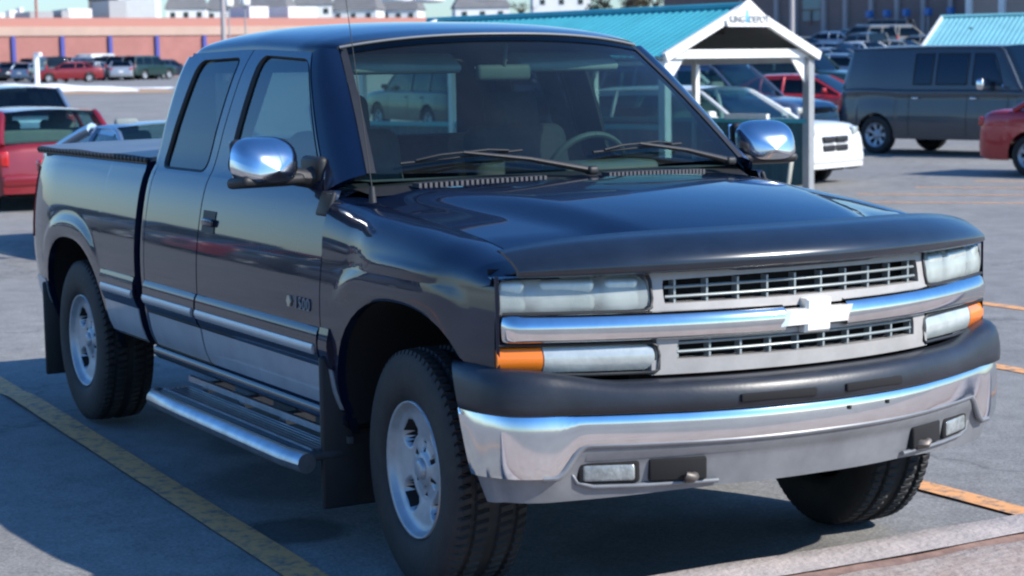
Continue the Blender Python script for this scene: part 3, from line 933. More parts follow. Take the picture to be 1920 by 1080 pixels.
# fascia surround: strips round the openings, all one mesh
fs = MB()
def strip(ya, yb, zf0, zf1, off=.0, n=24, nz=4, lip=-.05):
    rws = [[None] * n for _ in range(nz)]
    for j, y in enumerate(lin(ya, yb, n)):
        for i, t in enumerate(lin(0, 1, nz)):
            z = zf0(y) + (zf1(y) - zf0(y)) * t
            rws[i][j] = fpt(y, z, off)
    fs.lipgrid(rws, (lip, 0, 0))
cz = lambda v: (lambda y: v)
strip(-.53, .53, cz(.772), lambda y: .818 - .002)                       # bottom lip
strip(-.50, .50, lambda y: .955, lambda y: .982 + .002 * (1 - (y / .5) ** 2))   # between bar and upper opening
strip(-.50, .50, lambda y: .873, lambda y: .888)
strip(-.53, .53, lambda y: 1.050 + .008 * (1 - (y / .5) ** 2), lambda y: 1.072 + .008 * (1 - (y / .5) ** 2))
for s in (-1, 1):
    for (za, zb, yi, yo) in ((.955, 1.072, .488, .532), (.772, .888, .455, .515)):
        n = 8
        rws = []
        for i, z in enumerate(lin(za, zb, n)):
            tt = abs((z - (za + zb) / 2) / ((zb - za) / 2))
            rr = .02 * tt ** 4
            rws.append([fpt(s * (yi - rr + (yo - yi + rr) * k), z, 0) for k in lin(0, 1, 4)])
        fs.lipgrid(rws, (-.05, 0, 0))
child('grille_surround', fs, M['fascia'], grille)
# grille bars
gb = MB()
for z, yy in ((1.000, .478), (1.028, .478), (.862, .448), (.836, .448)):
    gb.tube([fpt(y, z + .004 * (1 - (y / .5) ** 2), -.012) for y in lin(-yy, yy, 25)], .0048, 8)
for k in range(10):
    y = -.447 + k * .0995
    gb.box(fpt(y, 1.016, -.025), (.014, .0035, .034))
    gb.box(fpt(y, .847, -.025), (.014, .0035, .028))
child('grille_bar', gb, M['grillebar'], grille)
# chrome bar in two halves
for s in (-1, 1):
    rws = []
    for k, t in enumerate([0, .02, .06, .13, .25, .4, .55, .68, .78, .87, .94, .98, 1]):
        z = .879 + .085 * t
        bulge = .026 * max(0, math.sin(pi * t)) ** .28 - .012 * max(0, t - .6) / .4
        row = [fpt(s * y, z, bulge + .004) for y in lin(.118, .90, 20)]
        row += [fpt(s * .925, z, bulge - .004), fpt(s * .942, z, bulge * .6 - .03), fpt(s * .950, z, -.06)]
        rws.append(row)
    child('chrome_bar', MB().grid(rws), M['chrome'], grille)
# bowtie cross emblem
def bt(y, z): return (y + (z - .922) * -.25, z)
pts = [(-.138, .893), (-.052, .893), (-.052, .868), (.052, .868), (.052, .893), (.138, .893), (.138, .948), (.052, .948), (.052, .979), (-.052, .979), (-.052, .948), (-.138, .948)]
pts = [((y + (z - .922) * .35 * (1 if abs(y) > .1 else .15)) * .93, .922 + (z - .922) * .93) for y, z in pts]
em = MB().prism(pts, lambda y, z: (xF(0) - .005, y, z), lambda y, z: (xF(0) + .022, y, z))
ctr = (0, .922)
def inset(p, k=.86): return (ctr[0] + (p[0] - ctr[0]) * k, ctr[1] + (p[1] - ctr[1]) * k)
n = len(pts)
em.add([(xF(0) + .022, *p) for p in pts] + [(xF(0) + .032, *inset(p)) for p in pts], [(i, (i + 1) % n, n + (i + 1) % n, n + i) for i in range(n)] + [tuple(range(n, 2 * n))], 0, False)
child('emblem', em, M['brightchrome'], grille)
# lamps
for s in (-1, 1):
    # head lamp housing: clear front, reflectors behind
    def lampgrid(y0, y1, z0, z1, off=.0, rnd=0):
        rws = []
        for i, z in enumerate(lin(z0, z1, 7)):
            tt = (z - (z0 + z1) / 2) / ((z1 - z0) / 2)
            rr = rnd * abs(tt) ** 5
            rws.append([fpt(s * (y0 + rr + (y1 - y0 - rr) * k), z, off - .015 * tt * tt) for k in lin(0, 1, 14)])
        return rws
    m_ = MB().grid(lampgrid(.545, .925, .968, 1.062, -.055), 0)
    hl = child('headlight', m_, M['reflector'])
    # bowls
    bw = MB()
    for yc, w_, mi in ((.597, .054, 0), (.745, .084, 0), (.890, .044, 0)):
        bw.rbox(fpt(s * yc, 1.015, -.030), (.026, w_, .048), .018, 4, R=Matrix.Rotation(s * .62 * yc * 1.0, 3, 'Z'))
    child('reflector', bw, M['lens'], hl)
    child('headlight_lens', MB().lipgrid(lampgrid(.535, .932, .962, 1.068, .004, .018), (-.05, 0, 0)), M['lampglass'], hl)
    child('lamp_gasket', MB().tube([fpt(s * y, z, .002) for y, z in [(.93, .964), (.8, .964), (.6, .964), (.545, .966), (.528, .974), (.524, 1.0), (.524, 1.05), (.53, 1.068)]], .006, 6), M['blackplastic'], hl)
    # turn lamp
    tlm = MB().lipgrid(lampgrid(.523, .825, .789, .865, .004, .02), (-.05, 0, 0))
    tl_ = child('turn_lamp', tlm, M['lens'])
    child('amber_lens', MB().lipgrid(lampgrid(.829, .946, .793, .863, .005, 0), (-.06, 0, 0)), M['amber'], tl_)
    child('lamp_gasket', MB().tube([fpt(s * y, z, .0) for y, z in [(.94, .872), (.8, .872), (.6, .872), (.53, .87), (.513, .858), (.508, .83), (.51, .79), (.52, .781), (.7, .781), (.93, .785)]], .006, 6), M['blackplastic'], tl_)
    # dark backing behind lamps
    child('lamp_backing', MB().grid([[fpt(s * y, z, -.06) for y in lin(.50, .93, 8)] for z in lin(.77, 1.09, 3)]), M['dark'])
    # fender nose: black gap filler between fender edge and lamps
    nose = [[Vector((x, s * y, z)) for x, y in ((.583, .945), (.592, .946), (.600, .940))] for z in lin(.80, 1.075, 6)]
    child('fender_nose', MB().grid(nose), M['paint'], None)

for s in (-1, 1):
    tip = []
    for y in lin(.78, .948, 9):
        xf_ = xF(y) + .002
        tip.append([Vector((x_, s * y, z_)) for x_, z_ in ((.50, 1.096 - .4 * max(0, y - .80)), (.56, 1.086 - .3 * max(0, y - .82)), (xf_ - .02, 1.074), (xf_, 1.066))])
    child('fender_tip', MB().grid(tip), M['paint'])
# bug shield
bsr = []
for a in lin(-1, 1, 49):
    y = .90 * a
    x0 = .885 - .245 * a * a - .02 * abs(a) ** 8
    fall = .05 * abs(a) ** 6
    wgt = 1 - .35 * abs(a) ** 5
    prof = [(.015, 1.078), (.030, 1.088), (.026, 1.115), (-.01, 1.145), (-.075, 1.172), (-.135, 1.190), (-.145, 1.186)]
    row = []
    for dx, z in prof:
        zz = 1.078 + (z - 1.078) * wgt + .010 * (1 - a * a) - .004
        row.append(Vector((x0 + dx * (1 if dx > 0 else wgt), y, zz)))
    bsr.append(row)
child('bug_shield', MB().lipgrid(bsr, (-.012, 0, -.004)), M['shield'])

# ---- bumper
BP = [(.95, 0), (.948, .10), (.940, .20), (.927, .29), (.909, .37), (.887, .45), (.862, .52), (.832, .60), (.802, .67), (.770, .74), (.744, .80), (.722, .86), (.692, .915), (.650, .957), (.590, .984), (.52, .996), (.46, 1.001), (.405, 1.002)]
def bline():
    cum = [0]
    for (x0, y0), (x1, y1) in zip(BP, BP[1:]): cum.append(cum[-1] + math.hypot(x1 - x0, y1 - y0))
    tx = list(zip(cum, [q[0] for q in BP])); ty_ = list(zip(cum, [q[1] for q in BP]))
    f = [(sinterp(c, tx), sinterp(c, ty_)) for c in lin(0, cum[-1], 60)]
    return [(x, -y) for x, y in reversed(f[1:])] + f
BL = bline()
def bsurf(zs, insets, i0=0, i1=None, xend=None):
    rws = []
    for z, ins in zip(zs, insets):
        r = []
        for (x, y) in BL[i0:i1]:
            k = 1 - ins / .95
            r.append(Vector((x - ins * (1 - .3 * abs(y)), y * (1 - ins * .55), z)))
        rws.append(r)
    return rws
# pad : with the side rear edge slanting
def slant(rws):
    for r in rws:
        for p in r:
            if p.x < .60:
                p.x += (.80 - p.z) * .42 * (.60 - p.x) / .2
    return rws
zpad = [.672, .678, .70, .73, .76, .785, .80, .806, .80]; ipad = [.0, -.012, -.014, -.012, -.006, .004, .022, .05, .10]
rws = bsurf(zpad, ipad)
for r in rws:
    for p in r:
        e = sstep((abs(p.y) - .62) / .3)
        p.z -= (1 - e) * .040 * max(0, (p.z - .70) / .1)
bump = child('front_bumper', MB().grid(slant(rws)), M['pad'])
zc = [.50, .515, .54, .58, .62, .655, .672]; ic = [.008, .003, .0, -.002, -.002, .001, .008]
rws = bsurf(zc, ic)
for r in rws:
    for p in r:
        if abs(p.y) < .86:
            t = (p.z - .50) / .172
            lowz = .575 + .0 * p.y
            k = 1 - sstep((abs(p.y) - .755) / .085)
            zl = .485 + (lowz - .485) * k
            p.z = zl + (.672 - zl) * t
        else:
            t = (p.z - .50) / .172
            p.z = .485 + (.672 - .485) * t
child('chrome_face', MB().lipgrid(slant(rws), (-.015, 0, 0)), M['bumperchrome'], bump)
# valance
zv = lin(0, 1, 8)
rws = []
for t in zv:
    r = []
    for (x, y) in BL:
        k = 1 - sstep((abs(y) - .745) / .085)
        zt = .487 + (.578 - .487) * k
        zb = .405 + .03 * (1 - sstep((abs(y) - .3) / .6))
        z = zb + (zt - zb) * t
        ins = .03 + .03 * (1 - t) - .026 * (math.exp(-((t - .92) / .12) ** 2)) * k
        r.append(Vector((x - ins * (1 - .3 * abs(y)), y * (1 - ins * .55), z)))
    rws.append(r)
child('valance', MB().grid(slant(rws)), M['valance'], bump)
# rolled edge along the valance top
edge = []
for (x, y) in BL:
    k = 1 - sstep((abs(y) - .745) / .085)
    if abs(y) < .87: edge.append(Vector((x - .012, y * .995, .487 + (.580 - .487) * k)))
child('valance_lip', MB().tube(edge, .011, 10), M['valance'], bump)
def bxy(y):
    return interp(abs(y), [(b, a) for a, b in BP])
for s in (-1, 1):
    # fog lamp + slot with hook
    dn = Vector((.6 * .67, 0, 0))
    Rf = Matrix.Rotation(s * .44, 3, 'Z')
    so_ = MB().rbox((bxy(.47) - .062, s * .470, .495), (.03, .088, .034), .006, 2, R=Matrix.Rotation(s * .36, 3, 'Z'))
    child('lamp_recess', so_, M['dark'], bump)
    child('lamp_recess', MB().rbox((bxy(.665) - .050, s * .668, .494), (.012, .094, .035), .02, 3, R=Rf), M['dark'], bump)
    fg = MB().rbox((bxy(.665) - .046, s * .668, .492), (.012, .080, .027), .016, 3, R=Rf)
    child('fog_lamp', fg, M['foglens'], bump)
    rim_ = MB()
    lp = []
    for y, z in [(.36, .452), (.45, .452), (.60, .450), (.72, .450), (.765, .462), (.78, .49), (.765, .515), (.73, .528)]:
        lp.append(Vector((bxy(y) - .040, s * y * .985, z)))
    rim_.tube(lp, .0075, 8)
    child('recess_lip', rim_, M['valance'], bump)
    hk = MB()
    xh = bxy(.45)
    hk.tube([(xh - .16, s * .43, .475), (xh - .05, s * .43, .475), (xh - .025, s * .435, .470), (xh - .012, s * .45, .472), (xh - .02, s * .468, .480)], [.020, .018, .016, .015, .011], 8)
    hk.box((xh - .08, s * .44, .458), (.05, .02, .006))
    child('tow_hook', hk, mat('hook_metal', (.13, .115, .105), .5, .5), bump)
# slots in the pad
for y0, y1 in ((-.32, -.06), (.05, .29)):
    ym = (y0 + y1) / 2
    sl = MB()
    sl.rbox((bxy(ym) + .0115, ym, .704), (.006, (y1 - y0) / 2, .013), .005, 2, R=Matrix.Rotation(.6 * ym, 3, 'Z'))
    child('pad_slot', sl, M['dark'], bump)
# bolt holes
for y in (.075, .235):
    bh = MB()
    p = Vector((bxy(y) + .0055, y, .640))
    bh.rbox(p, (.0025, .006, .006), .002, 2)
    child('bolt_hole', bh, M['dark'], bump)

# ---- wipers and antenna
for pts, nm in (([(.10, -.04), (-.02, .0)], 0),):
    pass
def wiper(a0, t0, a1, t1, ap, tp):
    m_ = MB()
    off = Vector((.018, 0, .018))
    A = ws_pt(t0, a0) + off; B = ws_pt(t1, a1) + off; Pv = ws_pt(tp, ap) + Vector((.03, 0, .0))
    mid = A.lerp(B, .5) + Vector((.012, 0, .016))
    m_.tube([A, A.lerp(B, .25), A.lerp(B, .5), A.lerp(B, .75), B], .0055, 6)
    m_.tube([A.lerp(B, .12) + off * .3, A.lerp(B, .3) + off * .9, mid, A.lerp(B, .7) + off * .9, A.lerp(B, .88) + off * .3], .005, 6)
    m_.tube([mid, mid.lerp(Pv, .5) + off * .5, Pv], [.007, .009, .014], 8)
    m_.rbox(Pv, (.022, .022, .016), .012, 3)
    return m_
child('wiper', wiper(-.86, .035, -.28, .10, .03, -.01), M['blackplastic'])
child('wiper', wiper(.08, .07, .62, .10, .86, -.01), M['blackplastic'])
an = MB().tube([(-.41, -.865, 1.235), (-.415, -.865, 1.29)], [.014, .010], 10).tube([(-.415, -.865, 1.29), (-.57, -.895, 2.10)], [.0022, .0012], 6)
child('antenna', an, M['blackplastic'])

# ---- wheels
def tyre_mesh(R=.395, rr=.217, wd=.262, lugs=72, treaded=True):
    m_ = MB()
    hw = wd / 2
    side = [(rr, -hw * .72), (rr + .012, -hw * .86), (rr + .035, -hw * .95), (rr + .07, -hw * 1.0), (R - .075, -hw * 1.0), (R - .045, -hw * .97), (R - .028, -hw * .93)]
    tread = [(-hw * .90, 0), (-hw * .84, 1), (-hw * .62, 1), (-hw * .58, 0), (-hw * .50, 0), (-hw * .46, 1), (-hw * .16, 1), (-hw * .12, 0), (hw * .12, 0), (hw * .16, 1), (hw * .46, 1), (hw * .50, 0), (hw * .58, 0), (hw * .62, 1), (hw * .84, 1), (hw * .90, 0)]
    N = lugs * 4
    rows = []
    for k in range(N + 1):
        a = k * 2 * pi / N
        r = []
        for q, h in side: r.append((q, h))
        for i, (h, up) in enumerate(tread):
            band = i // 4
            ph = (k + band * 2 + (1 if up and i % 2 else 0)) % 4
            lug = 1 if ph in (0, 1, 2) else 0
            crown = R - .010 * (abs(h) / hw) ** 3
            r.append((crown - (0.0 if (up and lug) else .012 if treaded else .004), h))
        for q, h in reversed(side): r.append((q, -h))
        rows.append([(q * math.cos(a), h, q * math.sin(a)) for q, h in r])
    m_.grid(rows, 0, True)
    ns = len(side); nt_ = len(tread); W_ = len(rows[0]) - 1
    for q in range(len(m_.f)):
        j = q % W_
        if ns <= j < ns + nt_ - 1: m_.sm[q] = False
    return m_
def rim_mesh(R=.217, hw=.131, nwin=4, style=0):
    m_ = MB()
    N = 144
    rows = []
    rad_ = [.0, .03, .05, .056, .075, .09, .10, .108, .116, .124, .134, .145, .155, .165, .173, .180, .188, .197, .205, .211, .217]
    sc_ = R / .217
    def depth(r, a):
        base = interp(r, [(0, .030), (.05, .030), (.056, .040), (.10, .044), (.15, .034), (.185, .028), (.205, .018), (.211, .006), (.217, .0)])
        ar = (a % (2 * pi / nwin)) - pi / nwin
        wdw = 0
        if style == 0:
            da = abs(ar) * r; 
            k = 1 if nwin == 4 else .7
            q = ((da / (.050 * k)) ** 3 + (abs(r - .150) / .027) ** 3) ** (1 / 3)
            wdw = 1 - sstep((q - .85) / .3)
            if r < .1:
                for b in range(6):
                    ba = b * pi / 3 + pi / 6
                    bx, by = .07 * math.cos(ba), .07 * math.sin(ba)
                    dd = math.hypot(r * math.cos(a) - bx, r * math.sin(a) - by)
                    if dd < .013: base += .014
        else:
            q = abs(ar) / (pi / nwin)
            if .085 < r < .19: wdw = (1 - sstep((q - .40) / .15)) * sstep((r - .085) / .02) * sstep((.19 - r) / .02)
        return base + .05 * wdw, wdw
    wm = {}
    for k in range(N + 1):
        a = k * 2 * pi / N
        row = []
        for j, r in enumerate(rad_):
            d, wv = depth(r, a)
            wm[(k, j)] = wv if r > .1 else (1 if d > .046 and .055 < r < .09 else 0)
            rr_ = max(r, .0005) * sc_
            row.append((rr_ * math.cos(a), -hw * .86 + d * sc_, rr_ * math.sin(a)))
        rows.append(row)
    m_.grid(rows, 0, True, None, lambda i, j: 1 if wm[(i, j)] + wm[(i + 1, j)] + wm[(i, j + 1)] + wm[(i + 1, j + 1)] > 1.5 else 0)
    # outer bead ring and inner barrel
    m_.lathe([(R, -hw * .86), (R + .006, -hw * .90), (R + .008, -hw * .80), (R - .004, -hw * .5), (R - .02, hw * .8)], 48, 'y')
    return m_
ty = tyre_mesh(); rm = rim_mesh()
tyre_proto = None
wheels = [(0, -.82, .395, -4), (0, .82, .395, 180 - 4), (-3.645, -.82, .395, 0), (-3.645, .82, .395, 180)]
for i, (x, y, z, ang) in enumerate(wheels):
    we = bpy.data.objects.new('wheel', None); C0.objects.link(we); we.parent = truck
    we.location = (x, y, z); we.rotation_euler = (0, 0, rad(ang)); we.empty_display_size = .1
    if i == 0:
        t_ = child('tyre', ty, M['rubber'], we); r_ = child('rim', rm, [M['rim'], M['dark']], we)
        hc = child('hub_cap', MB().lathe([(.0005, -.098), (.02, -.098), (.032, -.094), (.036, -.084), (.038, -.07)], 24, 'y'), M['rim'], we)
        tp, rp, hp = t_, r_, hc
    else:
        for src in (tp, rp, hp):
            c = src.copy(); C0.objects.link(c); c.parent = we

# ================================================================== GENERIC CARS
def car_parts(root, kind, paint, near=False):
    K = dict(CARS[kind])
    L, W, H = K['L'], K['W'], K['H']
    deck = K['deck']; xb, xrr, xrf, xw = K['gh']
    wr = K.get('wr', .315); wf, wre = K['wx']
    sill = K.get('sill', .24)
    hwid = W / 2
    def plan(x):
        t = abs(x) / (L / 2)
        return hwid * (1 - .09 * max(0, (t - .62) / .38) ** 2 - .05 * max(0, (t - .93) / .07) ** 2)
    archr = wr + .055
    def zlow(x):
        z = sill
        for cx in (wf, wre):
            if abs(x - cx) < archr: z = max(z, wr + math.sqrt(archr ** 2 - (x - cx) ** 2) - .0)
        e = (abs(x) - L / 2 + .18) / .18
        if e > 0: z = max(z, sill + .06 * e)
        return z
    xs = sorted(set([round(v, 4) for v in lin(-L / 2, L / 2, 40)] + [round(cx + archr * k, 4) for cx in (wf, wre) for k in (-1.001, -.999, -.97, -.9, -.8, -.6, -.4, -.2, 0, .2, .4, .6, .8, .9, .97, .999, 1.001)] + [-L / 2 + .02, L / 2 - .02, -L / 2 + .06, L / 2 - .06]))
    rows = []
    for x in xs:
        Y = plan(x); zt = sinterp(x, deck); zl = zlow(x)
        zl = min(zl, zt - .05)
        half = []
        for t in (0, .12, .3, .5, .68, .8):
            z = zl + (zt - .09 - zl) * t / .8
            bul = .045 * (1 - ((z - .62) / .45) ** 2 if abs(z - .62) < .45 else 0)
            half.append((Y - .05 + bul, z))
        half += [(Y - .04, zt - .05), (Y - .065, zt - .02), (Y - .11, zt), (Y * .6, zt + .018), (Y * .3, zt + .026), (0, zt + .028)]
        rows.append([(x, -y, z) for y, z in half] + [(x, y, z) for y, z in reversed(half[:-1])])
    b = MB().grid(rows)
    n = len(rows[0])
    b.add(rows[0], [tuple(range(n))], 0, False); b.add(rows[-1], [tuple(range(n))], 0, False)
    body = b.build('body', paint, root)
    under = MB().box((0, 0, sill + .10), (L / 2 - .25, hwid - .28, .10))
    under.build('underbody', M['dark'], root)
    # greenhouse
    zbk, zfr = sinterp(xb, deck), sinterp(xw, deck)
    def zbelt(x): return sinterp(x, deck) - .01
    def gtop(x):
        if x < xrr: t = max(0, (x - xb) / (xrr - xb)); return zbk + (H - .015 - zbk) * t ** .92
        if x > xrf: t = max(0, (xw - x) / (xw - xrf)); return zfr + (H - .01 - zfr) * t ** .92
        return H - .02 + .02 * math.sin(pi * (x - xrr) / (xrf - xrr))
    tum = K.get('tum', .17)
    Wb = hwid - .075
    def section(x, off=0.0, n=12):
        zt = gtop(x); zb_ = min(zbelt(x), zt - .001); h = (zt - zb_) / (H - zb_)
        pts = []
        for t in lin(0, 1, 7):
            pts.append((Wb * (plan(x) / hwid) - tum * h * t + .02 * h * math.sin(pi * t) + off, zb_ + (zt - .055 * h - zb_) * t))
        yr = pts[-1][0]
        for t in lin(0, 1, 6)[1:]:
            a = t * pi / 2
            pts.append((yr * (1 - t ** 1.3) if t > .3 else yr - .04 * h * t, (zt - .055 * h) + (.055 * h + off) * max(0, math.sin(a)) ** .8))
        return pts
    def ring(x, off=0.0):
        s_ = section(x, off)
        return [(x, -y, z) for y, z in s_] + [(x, y, z) for y, z in reversed(s_[:-1])]
    gx = lin(xb, xrr, 7)[:-1] + lin(xrr, xrf, 14)[:-1] + lin(xrf, xw, 8)
    G = [ring(x) for x in gx]
    nside = 6
    nn = len(G[0])
    solid = K.get('solid', False)
    gm = M['carglass'] if not near else M['carclear']
    rf = MB()
    ro = [ring(x, .004) for x in lin(xrr, xrf, 16)]
    j0, j1 = (0 if solid else nside), (nn - 1 if solid else nn - 1 - nside)
    rf.grid([r[j0:j1 + 1] for r in ro])
    if not solid:
        for s in (0, 1):
            rf.grid([[r[nside - 1 + 0] if s == 0 else r[nn - nside], r[nside] if s == 0 else r[nn - 1 - nside]] for r in [ring(x, .003) for x in lin(xrr, xrf, 10)]])
    else:
        rf.grid([r for r in [ring(x, .003) for x in lin(xb, xrr, 4)]])
        for js in (range(0, nside + 1), range(nn - 1 - nside, nn)):
            rf.grid([[r[j] for j in js] for r in [ring(x, .003) for x in lin(xrf, xw, 6)]])
    def edgept(x, s, t):
        sct = section(x, .0)
        i = int(t * 6); p = sct[min(i, 6)]
        return (x, s * p[0], p[1])
    for s in (-1, 1):
        rf.tube([edgept(x, s, 1) for x in lin(xrf - .05, xw + .02, 7)], .030 if kind != 'van' else .035, 8)
        if not solid: rf.tube([edgept(x, s, 1) for x in lin(xb - .02, xrr + .05, 6)], K.get('cp', .045), 8)
        rf.tube([edgept(x, s, 1) for x in lin(xrr, xrf, 6)], .022, 6)
        if not solid:
            for xp in K['pil']:
                sct = section(xp)
                rf.tube([(xp, s * (p[0] + .003), p[1]) for p in sct[:7]], .032, 6)
    rf.build('roof', paint, root)
    if not solid:
        for s in (0, 1):
            m_ = MB().grid([[r[j] for j in (range(0, nside + 1) if s == 0 else range(nn - 1 - nside, nn))] for r in G])
            m_.build('side_window', gm, root)
    else:
        for s in (-1, 1):
            for (xa, xc, tz) in K['wins']:
                m_ = MB(); f_ = MB()
                rws = []
                for x in lin(xa, xc, 6):
                    sct = section(x)
                    lo, hi = .12, .86
                    r = []
                    for t in lin(lo, hi, 5):
                        q = t * 6; i = min(int(q), 5); f1 = q - i
                        y = sct[i][0] + (sct[i + 1][0] - sct[i][0]) * f1; z = sct[i][1] + (sct[i + 1][1] - sct[i][1]) * f1
                        xx = x - tz * (t - lo) / (hi - lo) * (x - xa) / (xc - xa)
                        r.append(Vector((xx, s * (y + .008), z)))
                    rws.append(r)
                m_.lipgrid(rws, (0, -s * .02, 0)); wo_ = m_.build('side_window', M['vanglass'], root)
                bd = [r[0] for r in rws] + rws[-1] + [r[-1] for r in reversed(rws)] + list(reversed(rws[0]))
                f_.tube([p + Vector((0, s * .002, 0)) for p in bd], .012, 6, cap=False); f_.build('window_frame', M['blackplastic'], wo_)
    wi = [i for i, x in enumerate(gx) if x >= xrf - 1e-6]
    MB().grid([G[i][nside:nn - nside] for i in wi]).build('windshield', gm, root)
    bi = [i for i, x in enumerate(gx) if x <= xrr + 1e-6]
    MB().grid([G[i][nside:nn - nside] for i in bi]).build('rear_window', gm, root)
    # seats
    st_ = MB()
    for s in (-1, 1):
        st_.rbox((xrf - .55, s * .36, zbk - .02), (.07, .23, .30), .06, 3).rbox((xrf - .60, s * .36, zbk + .32), (.04, .12, .08), .035, 3)
    st_.rbox((xrr + .35, 0, zbk - .08), (.08, hwid - .25, .27), .06, 3)
    st_.rbox((xw - .25, 0, zfr - .05), (.18, hwid - .2, .06), .04, 3)
    st_.build('seat', M['lightcloth'] if near else M['cloth'], root)
    # lights, bumpers
    zf = K.get('zhl', .66); zr = K.get('ztl', .82)
    MB().rbox((L / 2 - .04, 0, sill + .20), (.06, hwid * .86, .085), .05, 3).build('bumper', K.get('bm') or paint, root)
    MB().rbox((-L / 2 + .04, 0, sill + .22), (.06, hwid * .86, .085), .05, 3).build('bumper', K.get('bm') or paint, root)
    gl_ = MB()
    if kind == 'wagon':
        for yy in (-1, 1):
            for zz in (-1, 1):
                gl_.rbox((L / 2 - .01, yy * .17, zf - .17 + zz * .062), (.03, .15, .046), .02, 3)
    else:
        gl_.rbox((L / 2 - .005, 0, zf - .0), (.03, hwid * .42, .055), .02, 3)
    gl_.build('grille', M['blackplastic'], root)
    MB().box((-L / 2 - .018, 0, zr - .18 if kind in ('sedan', 'coupe') else sill + .40), (.006, .16, .07)).build('number_plate', M['white'], root)
    for s in (-1, 1):
        R_ = Matrix.Rotation(s * .3, 3, 'Z')
        MB().rbox((L / 2 - (.055 if kind != 'wagon' else .09), s * hwid * (.74 if kind != 'wagon' else .70), zf), (.05, .13, .06), .03, 3, R=R_).build('headlight', M['lens'], root)
        hh = K.get('tlh', .07)
        MB().rbox((-L / 2 + .045, s * hwid * .80, zr), (.05, .11 if hh < .1 else .06, hh), .03, 3, R=Matrix.Rotation(-s * .2, 3, 'Z')).build('tail_light', M['red'], root)
        MB().rbox((xw - (.30 if kind != 'van' else .62), s * (hwid + .09 + .05 * (kind == 'van')), zfr + .10), ((.05, .085, .06) if kind != 'van' else (.07, .15, .10)), .045, 3).tube([(xw - .28, s * (hwid - .06), zfr + .04), (xw - .28, s * (hwid + .05), zfr + .08)], .02, 6).build('side_mirror', K.get('mm') or paint, root)
        for xp in K['seams']:
            sd_ = MB()
            if True:
                pts = [(xp, s * (plan(xp) - .05 + (.045 * (1 - ((z - .62) / .45) ** 2) if abs(z - .62) < .45 else 0) + .0005), z) for z in lin(sill + .06, sinterp(xp, deck) - .10, 8)]
                sd_.tube(pts, .005, 4)
            sd_.build('door_seam', M['dark'], root)
        for xp in K['seams'][:-1]:
            hd_ = MB()
            z = sinterp(xp, deck) - .17
            hd_.rbox((xp + .15, s * (plan(xp) - .012), z), (.07, .014, .018), .012, 2)
            hd_.build('door_handle', M['chrome'] if kind in ('van', 'pickup') else paint, root)
    # wheels
    for cx in (wf, wre):
        for s in (-1, 1):
            we = bpy.data.objects.new('wheel', None); C0.objects.link(we); we.parent = root
            we.location = (cx, s * (hwid - .125), wr); we.rotation_euler = (0, 0, 0 if s < 0 else pi); we.empty_display_size = .05
            key = round(wr, 3)
            if key not in WP:
                tt = MB()
                hw_ = .10
                tt.lathe([(wr * .62, -hw_ * .8), (wr * .66, -hw_ * .98), (wr * .85, -hw_ * 1.02), (wr * .97, -hw_ * .85), (wr, -hw_ * .6), (wr, hw_ * .6), (wr * .97, hw_ * .85), (wr * .85, hw_), (wr * .62, hw_ * .8)], 40, 'y')
                a = tt.build('tyre', M['rubber'], we)
                c = rim_mesh(wr * .63, .10, 7, 1).build('rim', [M['rim'], M['dark']], we)
                WP[key] = (a, c)
            else:
                for src in WP[key]:
                    c = src.copy(); C0.objects.link(c); c.parent = we
    return root
WP = {}
M['carglass'] = glass_mat('car_glass', (.30, .42, .45), .30, 1.6)
M['carclear'] = glass_mat('car_clear_glass', (.62, .85, .82), .72, 1.5)
M['vanglass'] = mat('van_glass', (.008, .015, .03), .06, 0, .5)
